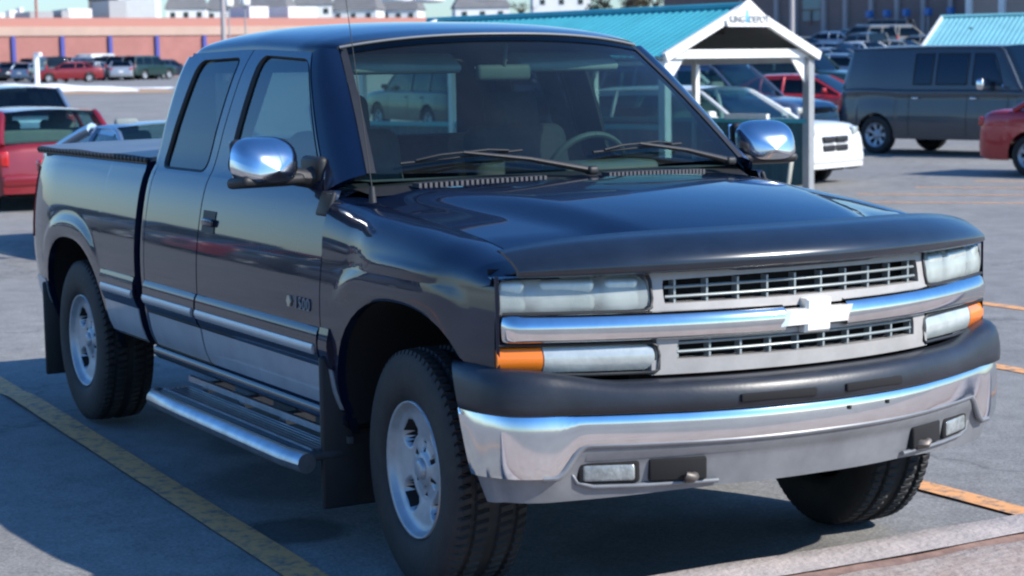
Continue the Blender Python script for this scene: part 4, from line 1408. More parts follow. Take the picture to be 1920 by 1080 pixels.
CARS = {
    'sedan': dict(L=4.55, W=1.74, H=1.40, deck=[(-2.275, .50), (-2.25, .80), (-2.15, .955), (-1.6, .99), (-.5, .955), (.9, .93), (1.6, .86), (2.05, .76), (2.22, .66), (2.275, .50)],
                  gh=(-1.62, -1.05, .25, 1.02), wx=(1.36, -1.33), pil=(-.42, -1.0), seams=(-1.15, -.42, .75)),
    'coupe': dict(L=4.5, W=1.76, H=1.30, deck=[(-2.25, .50), (-2.22, .78), (-2.12, .90), (-1.7, .93), (-.5, .92), (.8, .89), (1.5, .82), (2.0, .72), (2.2, .62), (2.25, .48)],
                  gh=(-1.85, -.80, .05, .90), wx=(1.32, -1.33), pil=(-.55,), seams=(-.55, .75), cp=.06),
    'hatch': dict(L=4.2, W=1.70, H=1.36, deck=[(-2.1, .50), (-2.08, .80), (-2.02, .90), (-1.2, .91), (.8, .88), (1.45, .82), (1.85, .74), (2.05, .62), (2.1, .48)],
                  gh=(-2.0, -1.62, .10, .95), wx=(1.28, -1.22), pil=(-.35, -1.25), seams=(-1.1, -.35, .72), ztl=.74, tlh=.10, cp=.05),
    'suv': dict(L=4.85, W=1.86, H=1.78, deck=[(-2.42, .60), (-2.40, 1.00), (-2.36, 1.10), (-1.2, 1.10), (.9, 1.08), (1.7, 1.03), (2.2, .96), (2.38, .85), (2.42, .60)],
                gh=(-2.36, -2.15, .35, 1.08), wx=(1.42, -1.42), wr=.365, sill=.34, pil=(-1.45, -.45), seams=(-1.2, -.35, .80), zhl=.82, ztl=1.0, tlh=.16, tum=.14),
    'wagon': dict(L=4.4, W=1.76, H=1.50, deck=[(-2.2, .52), (-2.18, .86), (-2.13, .97), (-1.2, .98), (.85, .98), (1.6, .95), (2.0, .91), (2.13, .82), (2.18, .66), (2.2, .45)],
                  gh=(-2.12, -1.75, .22, 1.0), wx=(1.32, -1.30), pil=(-1.3, -.38), seams=(-1.15, -.38, .75), zhl=.82, ztl=.90, tlh=.12, wr=.33, grz=-.20),
    'van': dict(L=5.2, W=2.0, H=2.04, deck=[(-2.6, .55), (-2.585, 1.0), (-2.57, 1.22), (-1.0, 1.23), (1.2, 1.22), (1.75, 1.18), (2.2, 1.12), (2.5, 1.02), (2.58, .90), (2.6, .50)],
                gh=(-2.57, -2.36, .95, 1.42), wx=(1.78, -1.68), wr=.365, sill=.30, pil=(), seams=(-.92, .34, 1.20), zhl=.80, ztl=1.0, tlh=.14, tum=.16, solid=True,
                wins=((-.86, -.46, 0), (-.36, .30, 0), (.42, 1.06, .16)), bm=M['chrome'], mm=M['chrome']),
    'pickup': dict(L=5.3, W=1.92, H=1.80, deck=[(-2.65, .60), (-2.63, 1.0), (-2.6, 1.12), (-1.0, 1.12), (-.5, 1.12), (1.1, 1.10), (1.9, 1.06), (2.4, 1.0), (2.6, .88), (2.65, .60)],
                   gh=(-.75, -.62, .55, 1.18), wx=(1.72, -1.62), wr=.37, sill=.38, pil=(-.0,), seams=(-.65, .0, 1.0), zhl=.84, ztl=.98, tlh=.12, tum=.14, bm=M['chrome']),
}
PROTO = {}
def add_car(kind, colr, px, D, phi, label, near=False, group='cars parked across the lot', dz=0.0, nm=None, cat=None):
    nm = nm or {'sedan': 'parked_sedan', 'coupe': 'parked_coupe', 'hatch': 'parked_hatchback', 'suv': 'parked_suv', 'wagon': 'parked_wagon', 'van': 'cargo_van', 'pickup': 'parked_pickup'}[kind]
    cat = cat or {'van': 'van', 'suv': 'suv', 'pickup': 'pickup truck'}.get(kind, 'car')
    p = gp(px, D, dz)
    key = (kind, near)
    if near or key not in PROTO:
        r = empty(nm, label, cat, p, heading(phi), group)
        car_parts(r, kind, P[colr], near)
        if not near: PROTO[key] = (r, colr)
        return tilt(r, phi, D)
    src, scol = PROTO[key]
    r = src.copy(); C0.objects.link(r); r.location = p; r.rotation_euler = (0, 0, heading(phi))
    r['label'] = label; r['category'] = cat; r['group'] = group
    for ch_ in list(src.children):
        c = ch_.copy(); C0.objects.link(c); c.parent = r
        if c.type == 'MESH' and P[colr] is not P[scol] and c.data.materials and c.data.materials[0] is P[scol]:
            c.material_slots[0].link = 'OBJECT'; c.material_slots[0].material = P[colr]
        for g_ in list(ch_.children):
            d = g_.copy(); C0.objects.link(d); d.parent = c
    return tilt(r, phi, D)
def tilt(r, phi, D):
    # lie on the slope
    x, y = r.location.x, r.location.y
    e = 1.2
    n_ = Vector((-(hgt_xy(x + e, y) - hgt_xy(x - e, y)) / (2 * e), -(hgt_xy(x, y + e) - hgt_xy(x, y - e)) / (2 * e), 1)).normalized()
    q = Vector((0, 0, 1)).rotation_difference(n_)
    h = r.rotation_euler.z
    r.rotation_mode = 'QUATERNION'
    r.rotation_quaternion = q @ Matrix.Rotation(h, 3, 'Z').to_quaternion()
    return r

add_car('hatch', 'red', 52, 26.0, 116, 'red hatchback seen from behind at the left edge, orange tail lights', True, dz=-.06)
add_car('coupe', 'silverblue', 345, 18.4, -61, 'silver blue coupe parked behind the bed of the dark pickup', True, dz=-.04)
add_car('wagon', 'silverblue', 5, 34.0, 119, 'pale blue car roof showing above the red hatchback', False)
add_car('van', 'vanblue', 1840, 35.6, -47, 'slate blue full size van with chrome mirror beside the parking lane', False)
add_car('sedan', 'bright_red', 2140, 28.0, -48, 'red sedan at the right edge with its rear wheel showing', True)
add_car('wagon', 'white', 1338, 28.9, -42, 'white wagon with cross bar grille parked behind the cart shelter', True, dz=-.06)
add_car('suv', 'blue', 1345, 39.0, -38, 'steel blue suv parked behind the white wagon', True)
add_car('sedan', 'bright_red', 1522, 46.5, -30, 'bright red sedan between the shelter post and the slate blue van', False)
add_car('suv', 'white', 1238, 44.0, -38, 'white suv half hidden by the windshield of the pickup', False)

# far row in front of the brick building (left)
far = [
 ('sedan', 'navy', 8, 150, 70, 'dark navy car at the left end of the far row'),
 ('sedan', 'black', 34, 147, 100, 'black car second in the far row by the brick building'),
 ('sedan', 'silver', 58, 150, 60, 'pale silver car left of the snowy island post'),
 ('hatch', 'silverblue', 76, 140, 75, 'blue grey hatchback just left of the snowy island post'),
 ('suv', 'black', 104, 132, 118, 'tall dark suv right behind the white post on the snow'),
 ('sedan', 'red', 140, 130, 200, 'dark red car behind the snowy island'),
 ('suv', 'blue', 168, 150, 65, 'blue grey suv behind the dark red car'),
 ('sedan', 'silver', 186, 142, 80, 'silver sedan right of the dark red car'),
 ('van', 'white', 200, 158, 70, 'white van with its roof above the far row'),
 ('hatch', 'silverblue', 212, 144, 60, 'pale blue hatchback below the third blue column'),
 ('suv', 'navy', 232, 146, 72, 'navy suv right of the third blue column'),
 ('sedan', 'silver', 240, 138, 100, 'light silver sedan nearest in the middle of the far row'),
 ('suv', 'black', 264, 142, 62, 'black suv left of the fourth blue column'),
 ('suv', 'green', 288, 142, 62, 'dark green suv below the fourth blue column'),
 ('wagon', 'navy', 322, 146, 62, 'navy wagon at the right end of the far row'),
]
far += [
 ('sedan', 'grey', 20, 166, 70, 'grey car between the two leftmost dark cars of the far row'),
 ('wagon', 'navy', 46, 164, 75, 'navy wagon partly hidden left of the pale silver car'),
 ('suv', 'grey', 90, 168, 70, 'grey suv behind the snowy island post'),
 ('sedan', 'silverblue', 124, 166, 80, 'pale blue car between the tall dark suv and the dark red car'),
 ('wagon', 'black', 152, 168, 70, 'black wagon just behind the roof of the dark red car'),
 ('sedan', 'navy', 222, 166, 70, 'navy sedan behind the pale blue hatchback'),
 ('sedan', 'silver', 276, 164, 70, 'silver sedan between the black suv and the dark green suv'),
 ('sedan', 'grey', 305, 164, 70, 'grey sedan between the dark green suv and the navy wagon'),
]
for k, c, px, D, phi, lab in far:
    add_car(k, c, px, D, phi, lab, False, 'cars parked before the brick building')
right = [
 ('sedan', 'silver', 1566, 84, -52, 'silver sedan facing the camera above the shelter corner'),
 ('wagon', 'blue', 1508, 104, -60, 'blue grey wagon with rounded roof beside the light pole'),
 ('sedan', 'silverblue', 1552, 118, 150, 'pale blue sedan behind the blue grey wagon'),
 ('sedan', 'navy', 1590, 122, 150, 'navy sedan in the middle of the hillside row'),
 ('sedan', 'white', 1606, 98, 125, 'white sedan seen from behind with red lamps'),
 ('suv', 'grey', 1622, 118, 150, 'grey suv uphill from the white sedan'),
 ('suv', 'black', 1650, 132, 150, 'black suv behind the champagne suv'),
 ('sedan', 'blue', 1572, 96, -40, 'blue sedan behind the silver sedan'),
 ('pickup', 'grey', 1628, 100, 130, 'grey pickup left of the tan sedan'),
 ('suv', 'tan', 1700, 117, -10, 'champagne suv topmost of the hillside cars'),
 ('sedan', 'tan', 1668, 100, 140, 'tan sedan with bright tail lamp above the van roof'),
 ('sedan', 'grey', 1720, 108, 150, 'grey sedan between the champagne suv and the teal roof'),
 ('wagon', 'navy', 1440, 66, -35, 'navy wagon in the shade behind the shelter'),
 ('suv', 'green', 1500, 62, -35, 'dark green suv beside the right shelter post'),
 ('sedan', 'silverblue', 1590, 72, -35, 'pale blue sedan hidden behind the silver sedan'),
 ('wagon', 'navy', 1380, 70, -35, 'navy wagon seen under the shelter beam'),
 ('sedan', 'grey', 1320, 64, -35, 'grey sedan seen under the left of the shelter beam'),
 ('sedan', 'navy', 1150, 52, -40, 'navy sedan seen through the pickup windshield'),
 ('sedan', 'silver', 1010, 58, -40, 'silver sedan seen through the middle of the windshield'),
 ('suv', 'navy', 820, 48, 119, 'navy suv seen through the pickup cab'),
]
for k, c, px, D, phi, lab in right:
    add_car(k, c, px, D, phi, lab, False, 'cars parked on the slope')
# cars across the aisle beside the camera, seen only as reflections in the door panels
for k, c, x, y, a, lab in (('sedan', 'grey', -20.5, -12.0, 1.45, 'grey sedan reflected in the front fender of the pickup'), ('suv', 'black', -23.6, -12.4, 1.6, 'black suv reflected in the front door of the pickup'),
                           ('wagon', 'red', -27.0, -12.1, 1.5, 'red wagon reflected low in the front door of the pickup'), ('sedan', 'navy', -30.2, -12.6, 1.55, 'navy sedan reflected in the middle of the doors'),
                           ('suv', 'grey', -33.6, -12.2, 1.6, 'grey suv reflected in the rear door of the pickup'), ('sedan', 'silver', -37.0, -12.4, 1.5, 'silver sedan reflected behind the door handle'),
                           ('suv', 'navy', -41.0, -12.3, 1.6, 'navy suv reflected in the bed side of the pickup'), ('wagon', 'grey', -45.0, -12.6, 1.5, 'grey wagon reflected near the tail of the pickup')):
    src, scol = PROTO[(k, False)]
    q = Vector((x - CAM.x, y - CAM.y, 0)); D = q.dot(FW); L = q.dot(RT)
    r = src.copy(); C0.objects.link(r); r.rotation_mode = 'XYZ'; r.location = (x, y, 0); r.rotation_euler = (0, 0, a)
    r['label'] = lab; r['group'] = 'cars across the aisle'
    for ch_ in list(src.children):
        cc = ch_.copy(); C0.objects.link(cc); cc.parent = r
        if cc.type == 'MESH' and cc.data.materials[0] is P[scol]:
            cc.material_slots[0].link = 'OBJECT'; cc.material_slots[0].material = P[c]
        for g_ in list(ch_.children):
            d = g_.copy(); C0.objects.link(d); d.parent = cc

# ================================================================== CART SHELTERS
def shelter(name, label, front_px, front_D, dirv, W, Ln, roofm, posts=True, sign=True):
    """front gable centre on the ground, dirv = direction of the ridge going away"""
    p = gp(front_px, front_D)
    e = empty(name, label, 'cart shelter', p, 0, 'cart shelters')
    d = dirv.normalized(); a = Vector((-d.y, d.x, 0)) * -1   # a: to the right seen from the front
    def pt(u, v, z): return d * u + a * v + Vector((0, 0, z))
    hw = W / 2; ze, zr = (1.90, 2.47) if sign else (1.96, 2.70)
    # corrugated roof slopes
    for s in (-1, 1):
        rws = []
        nu = int(Ln / .030)
        for i in range(nu + 1):
            u = -.12 + (Ln + .24) * i / nu
            dz = .007 * (1 if i % 4 in (0, 1) else -1)
            rws.append([pt(u, s * (hw + .12) * t, zr - (zr - ze + .05) * t + dz) for t in (0, .5, 1)])
        m_ = MB().grid(rws, smooth=False)
        m_.build('roof_panel', roofm, e)
    for s in (-1, 1):
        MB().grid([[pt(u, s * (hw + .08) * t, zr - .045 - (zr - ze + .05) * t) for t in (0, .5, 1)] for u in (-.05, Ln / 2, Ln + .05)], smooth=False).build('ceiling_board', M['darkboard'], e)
    for u in lin(.8, Ln - .5, 5):
        MB().box(pt(u, 0, zr - .30), (.03, hw * .42, .03), R=Matrix((d, a, Vector((0, 0, 1)))).transposed()).build('truss', M['darkboard'], e)
    MB().tube([pt(-.14, 0, zr + .02), pt(Ln + .14, 0, zr + .02)], .05, 6).build('ridge_cap', roofm, e)
    Rz = Matrix((d, a, Vector((0, 0, 1)))).transposed()
    for uu in (0, Ln):
        for s in (-1, 1):
            m_ = MB()
            A = pt(uu - .10, s * .04, zr - .02); B = pt(uu - .10, s * (hw + .10), ze - .06)
            mid = (A + B) / 2; ln = (B - A); ang = math.atan2(ln.z, ln.dot(a))
            R_ = Rz @ Matrix.Rotation(ang, 3, 'X')
            m_.box(mid, (.03, ln.length / 2, .055), R=R_)
            m_.build('barge_board', M['white'], e)
        MB().box(pt(uu, 0, ze - .02), (.04, hw - .02, .055), R=Rz).build('cross_beam', M['white'], e)
    for s in (-1, 1):
        MB().box(pt(Ln / 2, s * hw, ze - .10), (Ln / 2, .03, .05), R=Rz).build('side_beam', M['white'], e)
        k = 0
        for u in lin(0, Ln, int(Ln / 2.2) + 2):
            r_ = .055 if u == 0 else .04
            MB().box(pt(u, s * hw, ze / 2 - .05), (r_, r_, ze / 2 - .0), R=Rz).build('post', M['greymetal'] if u == 0 and s > 0 else M['white'], e)
            if u in (0,):
                MB().prism([(0, 0), (-s * .38, 0), (0, -.42)], lambda x, z: pt(u + .01, s * hw + x, ze - .06 + z), lambda x, z: pt(u + .03, s * hw + x, ze - .06 + z)).build('gusset', M['white'], e)
        # low ribbed side panels
        pm = MB()
        nn_ = int(Ln / .09)
        rws = []
        for i in range(nn_ + 1):
            u = .05 + (Ln - .1) * i / nn_
            off = .012 if i % 2 else -.012
            rws.append([pt(u, s * (hw - .03) + off, z) for z in (.12, .95)])
        pm.grid(rws, smooth=False)
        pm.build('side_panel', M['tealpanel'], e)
        MB().box(pt(Ln / 2, s * (hw - .03), .975), (Ln / 2, .035, .03), R=Rz).build('rail', M['teal'], e)
    # return panel on the right of the front and bent tube handle
    if sign:
        hb = MB().tube([pt(.9, hw - .22, .60), pt(.25, hw - .22, .60), pt(.13, hw - .22, .56), pt(.10, hw - .22, .48), pt(.18, hw - .22, .05)], .028, 8)
        hb.build('tube_handle', mat('cream_tube', (.42, .42, .36), .5), e)
        MB().box(pt(1.0, hw - .10, 1.03), (.38, .03, .035), R=Rz).build('white_bar', M['white'], e)
        # gable sign board with lettering
        sb = MB().prism([(-.40, -.25), (.40, -.25), (.43, -.17), (.02, .09), (-.02, .09), (-.43, -.17)],
                        lambda x, z: pt(-.17, x, zr + z), lambda x, z: pt(-.14, x, zr + z))
        so2 = sb.build('sign_board', M['white'], e)
        fc = bpy.data.curves.new('sign_text', 'FONT')
        fc.body = 'KING  DEPOT'; fc.size = .125; fc.extrude = .004; fc.align_x = 'CENTER'; fc.offset = .001
        tmp = bpy.data.objects.new('tmp', fc); C0.objects.link(tmp)
        me = bpy.data.meshes.new_from_object(tmp); bpy.data.objects.remove(tmp)
        me.materials.clear(); me.materials.append(M['greymetal'])
        to = bpy.data.objects.new('sign_lettering', me); C0.objects.link(to); to.parent = so2
        to.matrix_world = Matrix.Translation(pt(-.178, 0, zr - .20)) @ Matrix((a, Vector((0, 0, 1)), -d)).transposed().to_4x4()
        bl = MB().rbox(pt(-.175, -.04, zr - .12), (.004, .025, .08), .004, 1, R=Rz)
        bl.build('sign_emblem', mat('sign_blue', (.15, .50, .72), .5), so2)
    return e
sdir = RT * -.67 + FW * .742
shelter('cart_shelter', 'white framed cart shelter with teal ribbed roof behind the pickup', 1390, 24.6, sdir, 2.80, 6.1, M['teal'])
d2 = RT * .87 - FW * .5
# second shelter: ridge runs across, slope faces the camera
shelter('cart_shelter', 'pale teal roofed cart shelter behind the slate blue van', 1775, 47.0, d2, 3.2, 8.5, M['palteal'], sign=False)

# ================================================================== SNOW ISLAND
rws = []
for t in lin(0, 1, 25):
    px = -70 + 400 * t
    row = []
    for v in lin(0, 1, 9):
        D = 88 + 12 * v
        h = .42 * max(0, math.sin(pi * v)) ** .7 * max(0, math.sin(pi * t)) ** .6 * (1 + .3 * math.sin(t * 17) * math.sin(v * 5 + t * 9)) * (1.2 - t)
        q = gp(px + 8 * math.sin(v * 9), D, max(.012, h)); row.append(q)
    rws.append(row)
def mfs(i, j): return 1 if (j < 1 or (i > 19 and j < 5)) else 0
sno = MB().grid(rws, mf=mfs).build('snow_bank', [M['snow'], M['sand']])
tag(sno, 'long low white snow bank lying on the island before the far row', 'snow bank')
p = gp(82, 96, .2)
e = empty('marker_post', 'short white post standing in the snow bank', 'post', p)
MB().tube([(0, 0, -.3), (0, 0, 1.5)], .13, 10).build('post', M['white'], e)
MB().rbox((.3, 0, 1.6), (.5, .1, .1), .05, 2).build('arm', M['white'], e)
for k in range(2):
    pass

# ================================================================== BRICK STORE (left)
def wall_frame(px0, D0, px1, D1):
    a = gp(px0, D0); b = gp(px1, D1); a.z = b.z = 0
    d = (b - a); L = d.length; d.normalize(); n_ = Vector((d.y, -d.x, 0))  # n_ toward viewer?
    if n_.dot(Vector((CAM.x, CAM.y, 0)) - a) < 0: n_ = -n_
    return a, d, n_, L
a, d, n_, L = wall_frame(-220, 160, 1250, 200)
z0 = 0.5; zt = 6.1
e = empty('brick_store', 'long low red brick store with tan band and blue columns on the left', 'building', a)
def bpt(u, v, z): return d * u + n_ * v + Vector((0, 0, z))
def wbox(u0, u1, v0, v1, za, zb, name, m, par):
    mb = MB()
    ps = [bpt(u, v, z) for u in (u0, u1) for v in (v0, v1) for z in (za, zb)]
    mb.add(ps, [(0, 1, 3, 2), (4, 6, 7, 5), (0, 4, 5, 1), (2, 3, 7, 6), (0, 2, 6, 4), (1, 5, 7, 3)], 0, False)
    return mb.build(name, m, par)
wbox(0, L, -30, 0, z0, 5.35, 'wall', M['brick'], e)
wbox(-.3, L, -29.5, .12, 5.35, 6.15, 'tan_band', M['tan'], e)
wbox(0, L, -31, -1.2, 6.15, 6.95, 'parapet', mat('upper_brick', (.42, .20, .165), .9), e)
s_per = L / (1470)
for px in (-48, 40, 131, 220, 307, 395):
    # position on wall line where it projects to px
    lo, hi = 0.0, L
    for _ in range(40):
        m_ = (lo + hi) / 2; q = a + d * m_ - Vector((CAM.x, CAM.y, 0))
        if 960 + q.dot(RT) / q.dot(FW) * FPX < px: lo = m_
        else: hi = m_
    wbox(lo - .16, lo + .16, 0, .25, z0, 5.3, 'column', M['bluecol'], e)
    wbox(lo - .26, lo + .26, 0, .45, 2.1, 2.95, 'column_lamp', M['bluecol'], e)
def on_wall(px):
    lo, hi = 0.0, L
    for _ in range(40):
        m_ = (lo + hi) / 2; q = a + d * m_ - Vector((CAM.x, CAM.y, 0))
        if 960 + q.dot(RT) / q.dot(FW) * FPX < px: lo = m_
        else: hi = m_
    return lo
# roof units
ru = [(98, 142, 6.15, 7.0, 'greymetal'), (158, 172, 6.2, 7.1, 'greymetal'), (170, 215, 6.2, 7.25, 'siding'), (248, 280, 6.2, 8.0, 'greymetal'), (512, 548, 6.2, 7.5, 'siding'), (585, 640, 6.2, 7.5, 'siding')]
for x0, x1, za, zb, mm in ru:
    wbox(on_wall(x0), on_wall(x1), -9, -4, za, zb + .6, 'rooftop_unit', M[mm], e)
for i, x in enumerate((22, 42, 68, 92, 110, 130)):
    wbox(on_wall(x), on_wall(x) + (.35 if i % 2 else .7), -14, -12.6, 6.5, 7.75 + .25 * (i % 3), 'rooftop_vent', M['white'], e)

# ================================================================== HOUSES ON THE HILL (left)
hs = [
 (188, 232, 3, 38, 'shingle', 'greymetal', 5, 'dark gabled house at the left end of the hill row'),
 (215, 312, -14, 38, 'siding', 'siding', 4, 'large white house with tall blank wall on the hill'),
 (330, 402, 20, 40, 'shingle', 'siding', -26, 'white house under a broad grey roof left of the pole'),
 (404, 470, 22, 40, 'shingle', 'siding', -10, 'small white house just right of the pole'),
 (478, 560, 20, 41, 'shingle', 'siding', -26, 'low white house with wide grey roof above the brick store'),
 (566, 634, 13, 42, 'shingle', 'siding', -34, 'white house with a round vent above the cab roof'),
 (640, 725, 22, 42, 'shingle', 'siding', -28, 'pale house behind the antenna of the pickup'),
 (730, 800, 22, 38, 'shingle', 'siding', -24, 'white house below the bright snow patches'),
 (860, 960, 18, 34, 'shingle', 'siding', -24, 'grey roofed house right of the middle of the hill row'),
 (1005, 1110, -4, 20, 'shingle', 'siding', -22, 'white house nearest the brown hedge'),
]
def hzn(px): return 149.4 - px / 1920 * 31.6
for i, (x0, x1, ye, yb, rm_, wm_, yr, lab) in enumerate(hs):
    D = 430 + 12 * (i % 4)
    xc = (x0 + x1) / 2
    w_ = (x1 - x0) / FPX * D
    zb = CAM.z + (hzn(xc) - yb - 8) / FPX * D; ze_ = CAM.z + (hzn(xc) - ye) / FPX * D; zr_ = CAM.z + (hzn(xc) - yr) / FPX * D
    p = gp(xc, D); p.z = zb - 6
    e2 = empty('house', lab, 'house', p, heading(0) + rad(random.choice((-8, 6, 3))), 'houses on the hill')
    h = ze_ - p.z; hr = zr_ - p.z; dp = 5.0
    MB().box((0, 0, h / 2), (w_ / 2, dp, h / 2)).build('wall', M[wm_] if i else M['shingle'], e2)
    ov = .4
    rf_ = MB()
    zr__ = max(hr, h + 1.5)
    P4 = [(-w_ / 2 - ov, -dp - ov, h), (w_ / 2 + ov, -dp - ov, h), (w_ / 2 + ov, dp + ov, h), (-w_ / 2 - ov, dp + ov, h), (-w_ / 2 * .62, 0, zr__), (w_ / 2 * .62, 0, zr__)]
    rf_.add(P4, [(0, 1, 5, 4), (2, 3, 4, 5), (1, 2, 5), (3, 0, 4), (0, 3, 2, 1)], 0, False)
    rf_.build('roof', M['shingle'] if i != 1 else M['siding'], e2)
    for k in range(3 if w_ > 8 else 2):
        if i in (1,) and k != 1: continue
        xx = -w_ / 2 + w_ * (k + .5) / (3 if w_ > 8 else 2)
        win = MB().box((xx, -dp - .06, h - 1.5), (.55, .05, .6)).build('window', M['darkwin'], e2)
    MB().box((w_ * .2, 1.2, zr__ - .2), (.4, .4, 1.0)).build('chimney', M['greymetal'], e2)
# bright snow patches on the slope
for i, (px, y, rx, rz_) in enumerate([(755, 2, 30, 18), (815, 4, 30, 11), (928, -2, 34, 20)]):
    D = 395
    q = gp(px, D); z = CAM.z + (hzn(px) - y) / FPX * D
    m_ = MB().lathe([(.001, rz_ / FPX * D), (rx / FPX * D * .5, rz_ / FPX * D * .88), (rx / FPX * D * .85, rz_ / FPX * D * .5), (rx / FPX * D, 0), (rx / FPX * D * .85, -rz_ / FPX * D * .3), (rx / FPX * D * .5, -rz_ / FPX * D * .45), (.001, -rz_ / FPX * D * .5)], 24, 'z')
    o = m_.build('snow_mound', M['snow']); o.location = (q.x, q.y, z)
    tag(o, ['bright white snow mound above the cab roof, leftmost of three', 'smaller white snow mound between the other two', 'bright white snow mound furthest right above the cab'][i], 'snow')

# hills on the horizon
rws = []
for t in lin(-1, 1, 60):
    D = 3600
    q = Vector((CAM.x, CAM.y, 0)) + FW * D + RT * (t * 2600)
    z = 105 + 14 * math.sin(t * 9) + 8 * math.sin(t * 23 + 1)
    rws.append([(q.x, q.y, 0), (q.x, q.y, z * .7), (q.x + FW.x * 300, q.y + FW.y * 300, z)])
struct(MB().grid(rws).build('hills', mat('far_hills', (.10, .20, .26), .95)))

# ================================================================== RIGHT BUILDING
a, d, n_, L = wall_frame(1250, 185, 1960, 150)
zb_ = 3.2
e = empty('block_building', 'mauve block building with pale pilasters behind the hillside cars', 'building', a)
Lx = on_wall(1842)
wbox(0, Lx, -25, 0, zb_, 11.5, 'wall', M['mauve'], e)
wbox(Lx, L + 12, -25, 1.5, zb_, 11.5, 'side_wall', mat('sunlit_block', (.40, .30, .255), .9, noise=.1, nscale=.6), e)  # sunlit section: the sunlight is put into the lighter wall colour
wbox(0, Lx, 0, .5, 8.55, 9.0, 'ledge', M['pilaster'], e)
for px in (1398, 1462, 1497, 1550, 1590, 1638, 1686, 1735, 1786):
    u = on_wall(px)
    wbox(u - .22, u + .22, 0, .3, zb_, 8.55, 'pilaster', M['pilaster'], e)
for px in (1842, 1903):
    u = on_wall(px)
    wbox(u - .28, u + .28, 1.5, 1.8, zb_, 11.5, 'pilaster', M['white'], e)
u0, u1 = on_wall(1510), on_wall(1543)
wo2 = wbox(u0, u1, 0, .12, 5.6, 8.3, 'window', mat('pale_window', (.10, .22, .25), .15), e)
wbox(u0 - .1, u1 + .1, .10, .2, 6.5, 6.62, 'window_bar', M['darkwin'], wo2)
wbox((u0 + u1) / 2 - .06, (u0 + u1) / 2 + .06, .2, .26, 5.2, 6.5, 'window_bar', M['darkwin'], wo2)
for i, px in enumerate((1656, 1688, 1724, 1765, 1807)):
    u = on_wall(px); q = a + bpt(u, 1.6, 0); q.z = 0
    zz = 5.9
    es = empty('parking_sign', ['small blue parking sign furthest left by the block building', 'small blue parking sign second from the left', 'small blue parking sign in the middle of five', 'small blue parking sign fourth from the left', 'small blue parking sign furthest right'][i], 'sign', (q.x, q.y, zz - 2.5), 0, 'blue signs before the block building')
    MB().box((0, 0, 1.2), (.05, .05, 1.2)).build('post', M['greymetal'], es)
    MB().rbox((0, 0, 2.5), (.25, .25, .30), .04, 2).build('sign_plate', mat('sign_blue_plate', (.04, .16, .42), .5), es)

# ================================================================== POLES
def pole(px, D, r, lab, ht=9.5, r_top=None, mm='greymetal', head=True):
    p = gp(px, D)
    e = empty('light_pole', lab, 'light pole', p, 0, 'parking lot light poles')
    MB().lathe([(r * 2.2, 0), (r * 2.2, .75), (.001, .75)], 20, 'z').build('base', M['pilaster'], e)
    MB().tube([(0, 0, .7), (0, 0, ht)], [r, (r_top or r * .7)], 12).build('shaft', M[mm], e)
    if head:
        MB().rbox((.6, 0, ht + .05), (.55, .2, .08), .05, 2).rbox((-.6, 0, ht + .05), (.55, .2, .08), .05, 2).build('lamp_head', M['greymetal'], e)
pole(1488, 92, .13, 'pale light pole rising behind the cart shelter', 11, mm='pilaster')
pole(432, 118, .17, 'pale light pole before the brick store left of the cab', 12, mm='pilaster')
p = gp(86, 170); 
e = empty('radio_mast', 'small dark mast standing above the brick store at the left', 'mast', (p.x, p.y, hgt(170, -42)))
MB().tube([(0, 0, 0), (0, 0, 8.1)], .12, 8).build('shaft', M['brick'], e)
MB().rbox((0, 0, 8.2), (.25, .25, .45), .1, 2).build('mast_head', M['bluecol'], e)
for i, px in enumerate((443, 473)):
    p = gp(px, 150)
    e = empty('banner_post', ['white banner on a post just right of the light pole', 'round white banner on a post further right of the light pole'][i], 'banner', p, 0, 'white banners')
    MB().tube([(0, 0, 0), (0, 0, 6.6)], .06, 6).build('post', M['greymetal'], e)
    MB().rbox((0, 0, 5.9), (.35 + .1 * i, .35, .55), .2, 3).build('banner', M['white'], e)

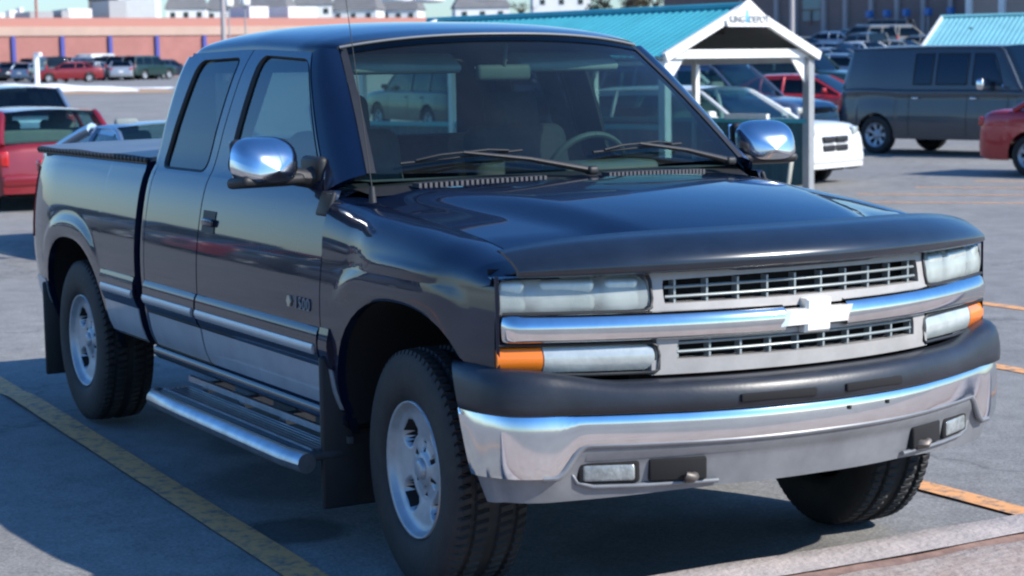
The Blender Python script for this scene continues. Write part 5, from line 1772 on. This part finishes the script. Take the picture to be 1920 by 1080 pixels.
# ================================================================== HEDGE / TREES
def leaf_mat(name, c1, c2):
    return mat(name, c1, .9, noise=.5, nscale=.9, col2=c2)
lm = leaf_mat('brown_twigs', (.11, .085, .055), (.05, .055, .03))
lm2 = leaf_mat('dark_needles', (.02, .045, .03), (.04, .06, .035))
def bush(px, y_base, D, w_, h_, m, lab, n=900, trunk=True):
    z = CAM.z + (hzn(px) - y_base) / FPX * D
    q = gp(px, D)
    e = empty('bare_tree' if trunk else 'evergreen_shrub', lab, 'tree' if trunk else 'shrub', (q.x, q.y, z - 1.5), random.random() * 6, 'trees behind the cart shelter')
    rnd = random.Random(int(px * 7 + D))
    t_ = MB().tube([(0, 0, 0), (.05, 0, 1.4), (.1, .05, h_ * .6)], [.22, .16, .06], 7)
    for k in range(9):
        an = rnd.random() * 6.3; r = rnd.uniform(.35, .9) * w_ / 2; zz = rnd.uniform(.3, .9)
        t_.tube([(0, 0, 1.0 + h_ * .3 * rnd.random()), (r * .5 * math.cos(an), r * .5 * math.sin(an), 1.2 + h_ * zz * .7), (r * math.cos(an), r * math.sin(an), 1.3 + h_ * zz)], [.10, .06, .02], 5)
    t_.build('trunk', M['rust'], e)
    cl = [(rnd.uniform(-.5, .5) * w_, rnd.uniform(-.3, .3) * w_, 1.2 + h_ * rnd.uniform(.1, .85), rnd.uniform(.25, .5) * h_ * .7) for _ in range(12)]
    c_ = MB()
    for k in range(n):
        cx, cy, cz_, cr_ = rnd.choice(cl)
        v = Vector((rnd.gauss(0, 1), rnd.gauss(0, 1), rnd.gauss(0, 1))).normalized() * cr_ * rnd.uniform(.4, 1.05)
        c = Vector((cx, cy, max(cz_, .9))) + v
        t1 = Vector((rnd.gauss(0, 1), rnd.gauss(0, 1), rnd.gauss(0, 1))).normalized(); t2 = t1.cross(Vector((rnd.gauss(0, 1), rnd.gauss(0, 1), rnd.gauss(0, 1)))).normalized()
        sz = rnd.uniform(.10, .24) * (h_ / 4)
        c_.add([c - t1 * sz, c + t2 * sz * .5, c + t1 * sz, c - t2 * sz * .5], [(0, 1, 2, 3)], 0, False)
    c_.build('crown', m, e)
bush(1140, 22, 240, 5, 4.0, lm2, 'dark evergreen tree at the left end of the brown trees', 1100)
bush(1185, 21, 235, 6, 3.6, lm, 'brown bare tree left of the shelter ridge', 1200)
bush(1235, 19, 238, 6, 3.8, lm, 'second brown bare tree above the teal roof', 1200)
bush(1285, 15, 232, 5, 3.6, lm, 'brown tree just left of the shelter peak', 1100)
bush(1330, 12, 236, 5, 3.4, lm2, 'dark tree beside the mauve building corner', 1000)
bush(985, 24, 260, 4.5, 1.6, lm2, 'low dark shrub left of the white hill house', 700, False)
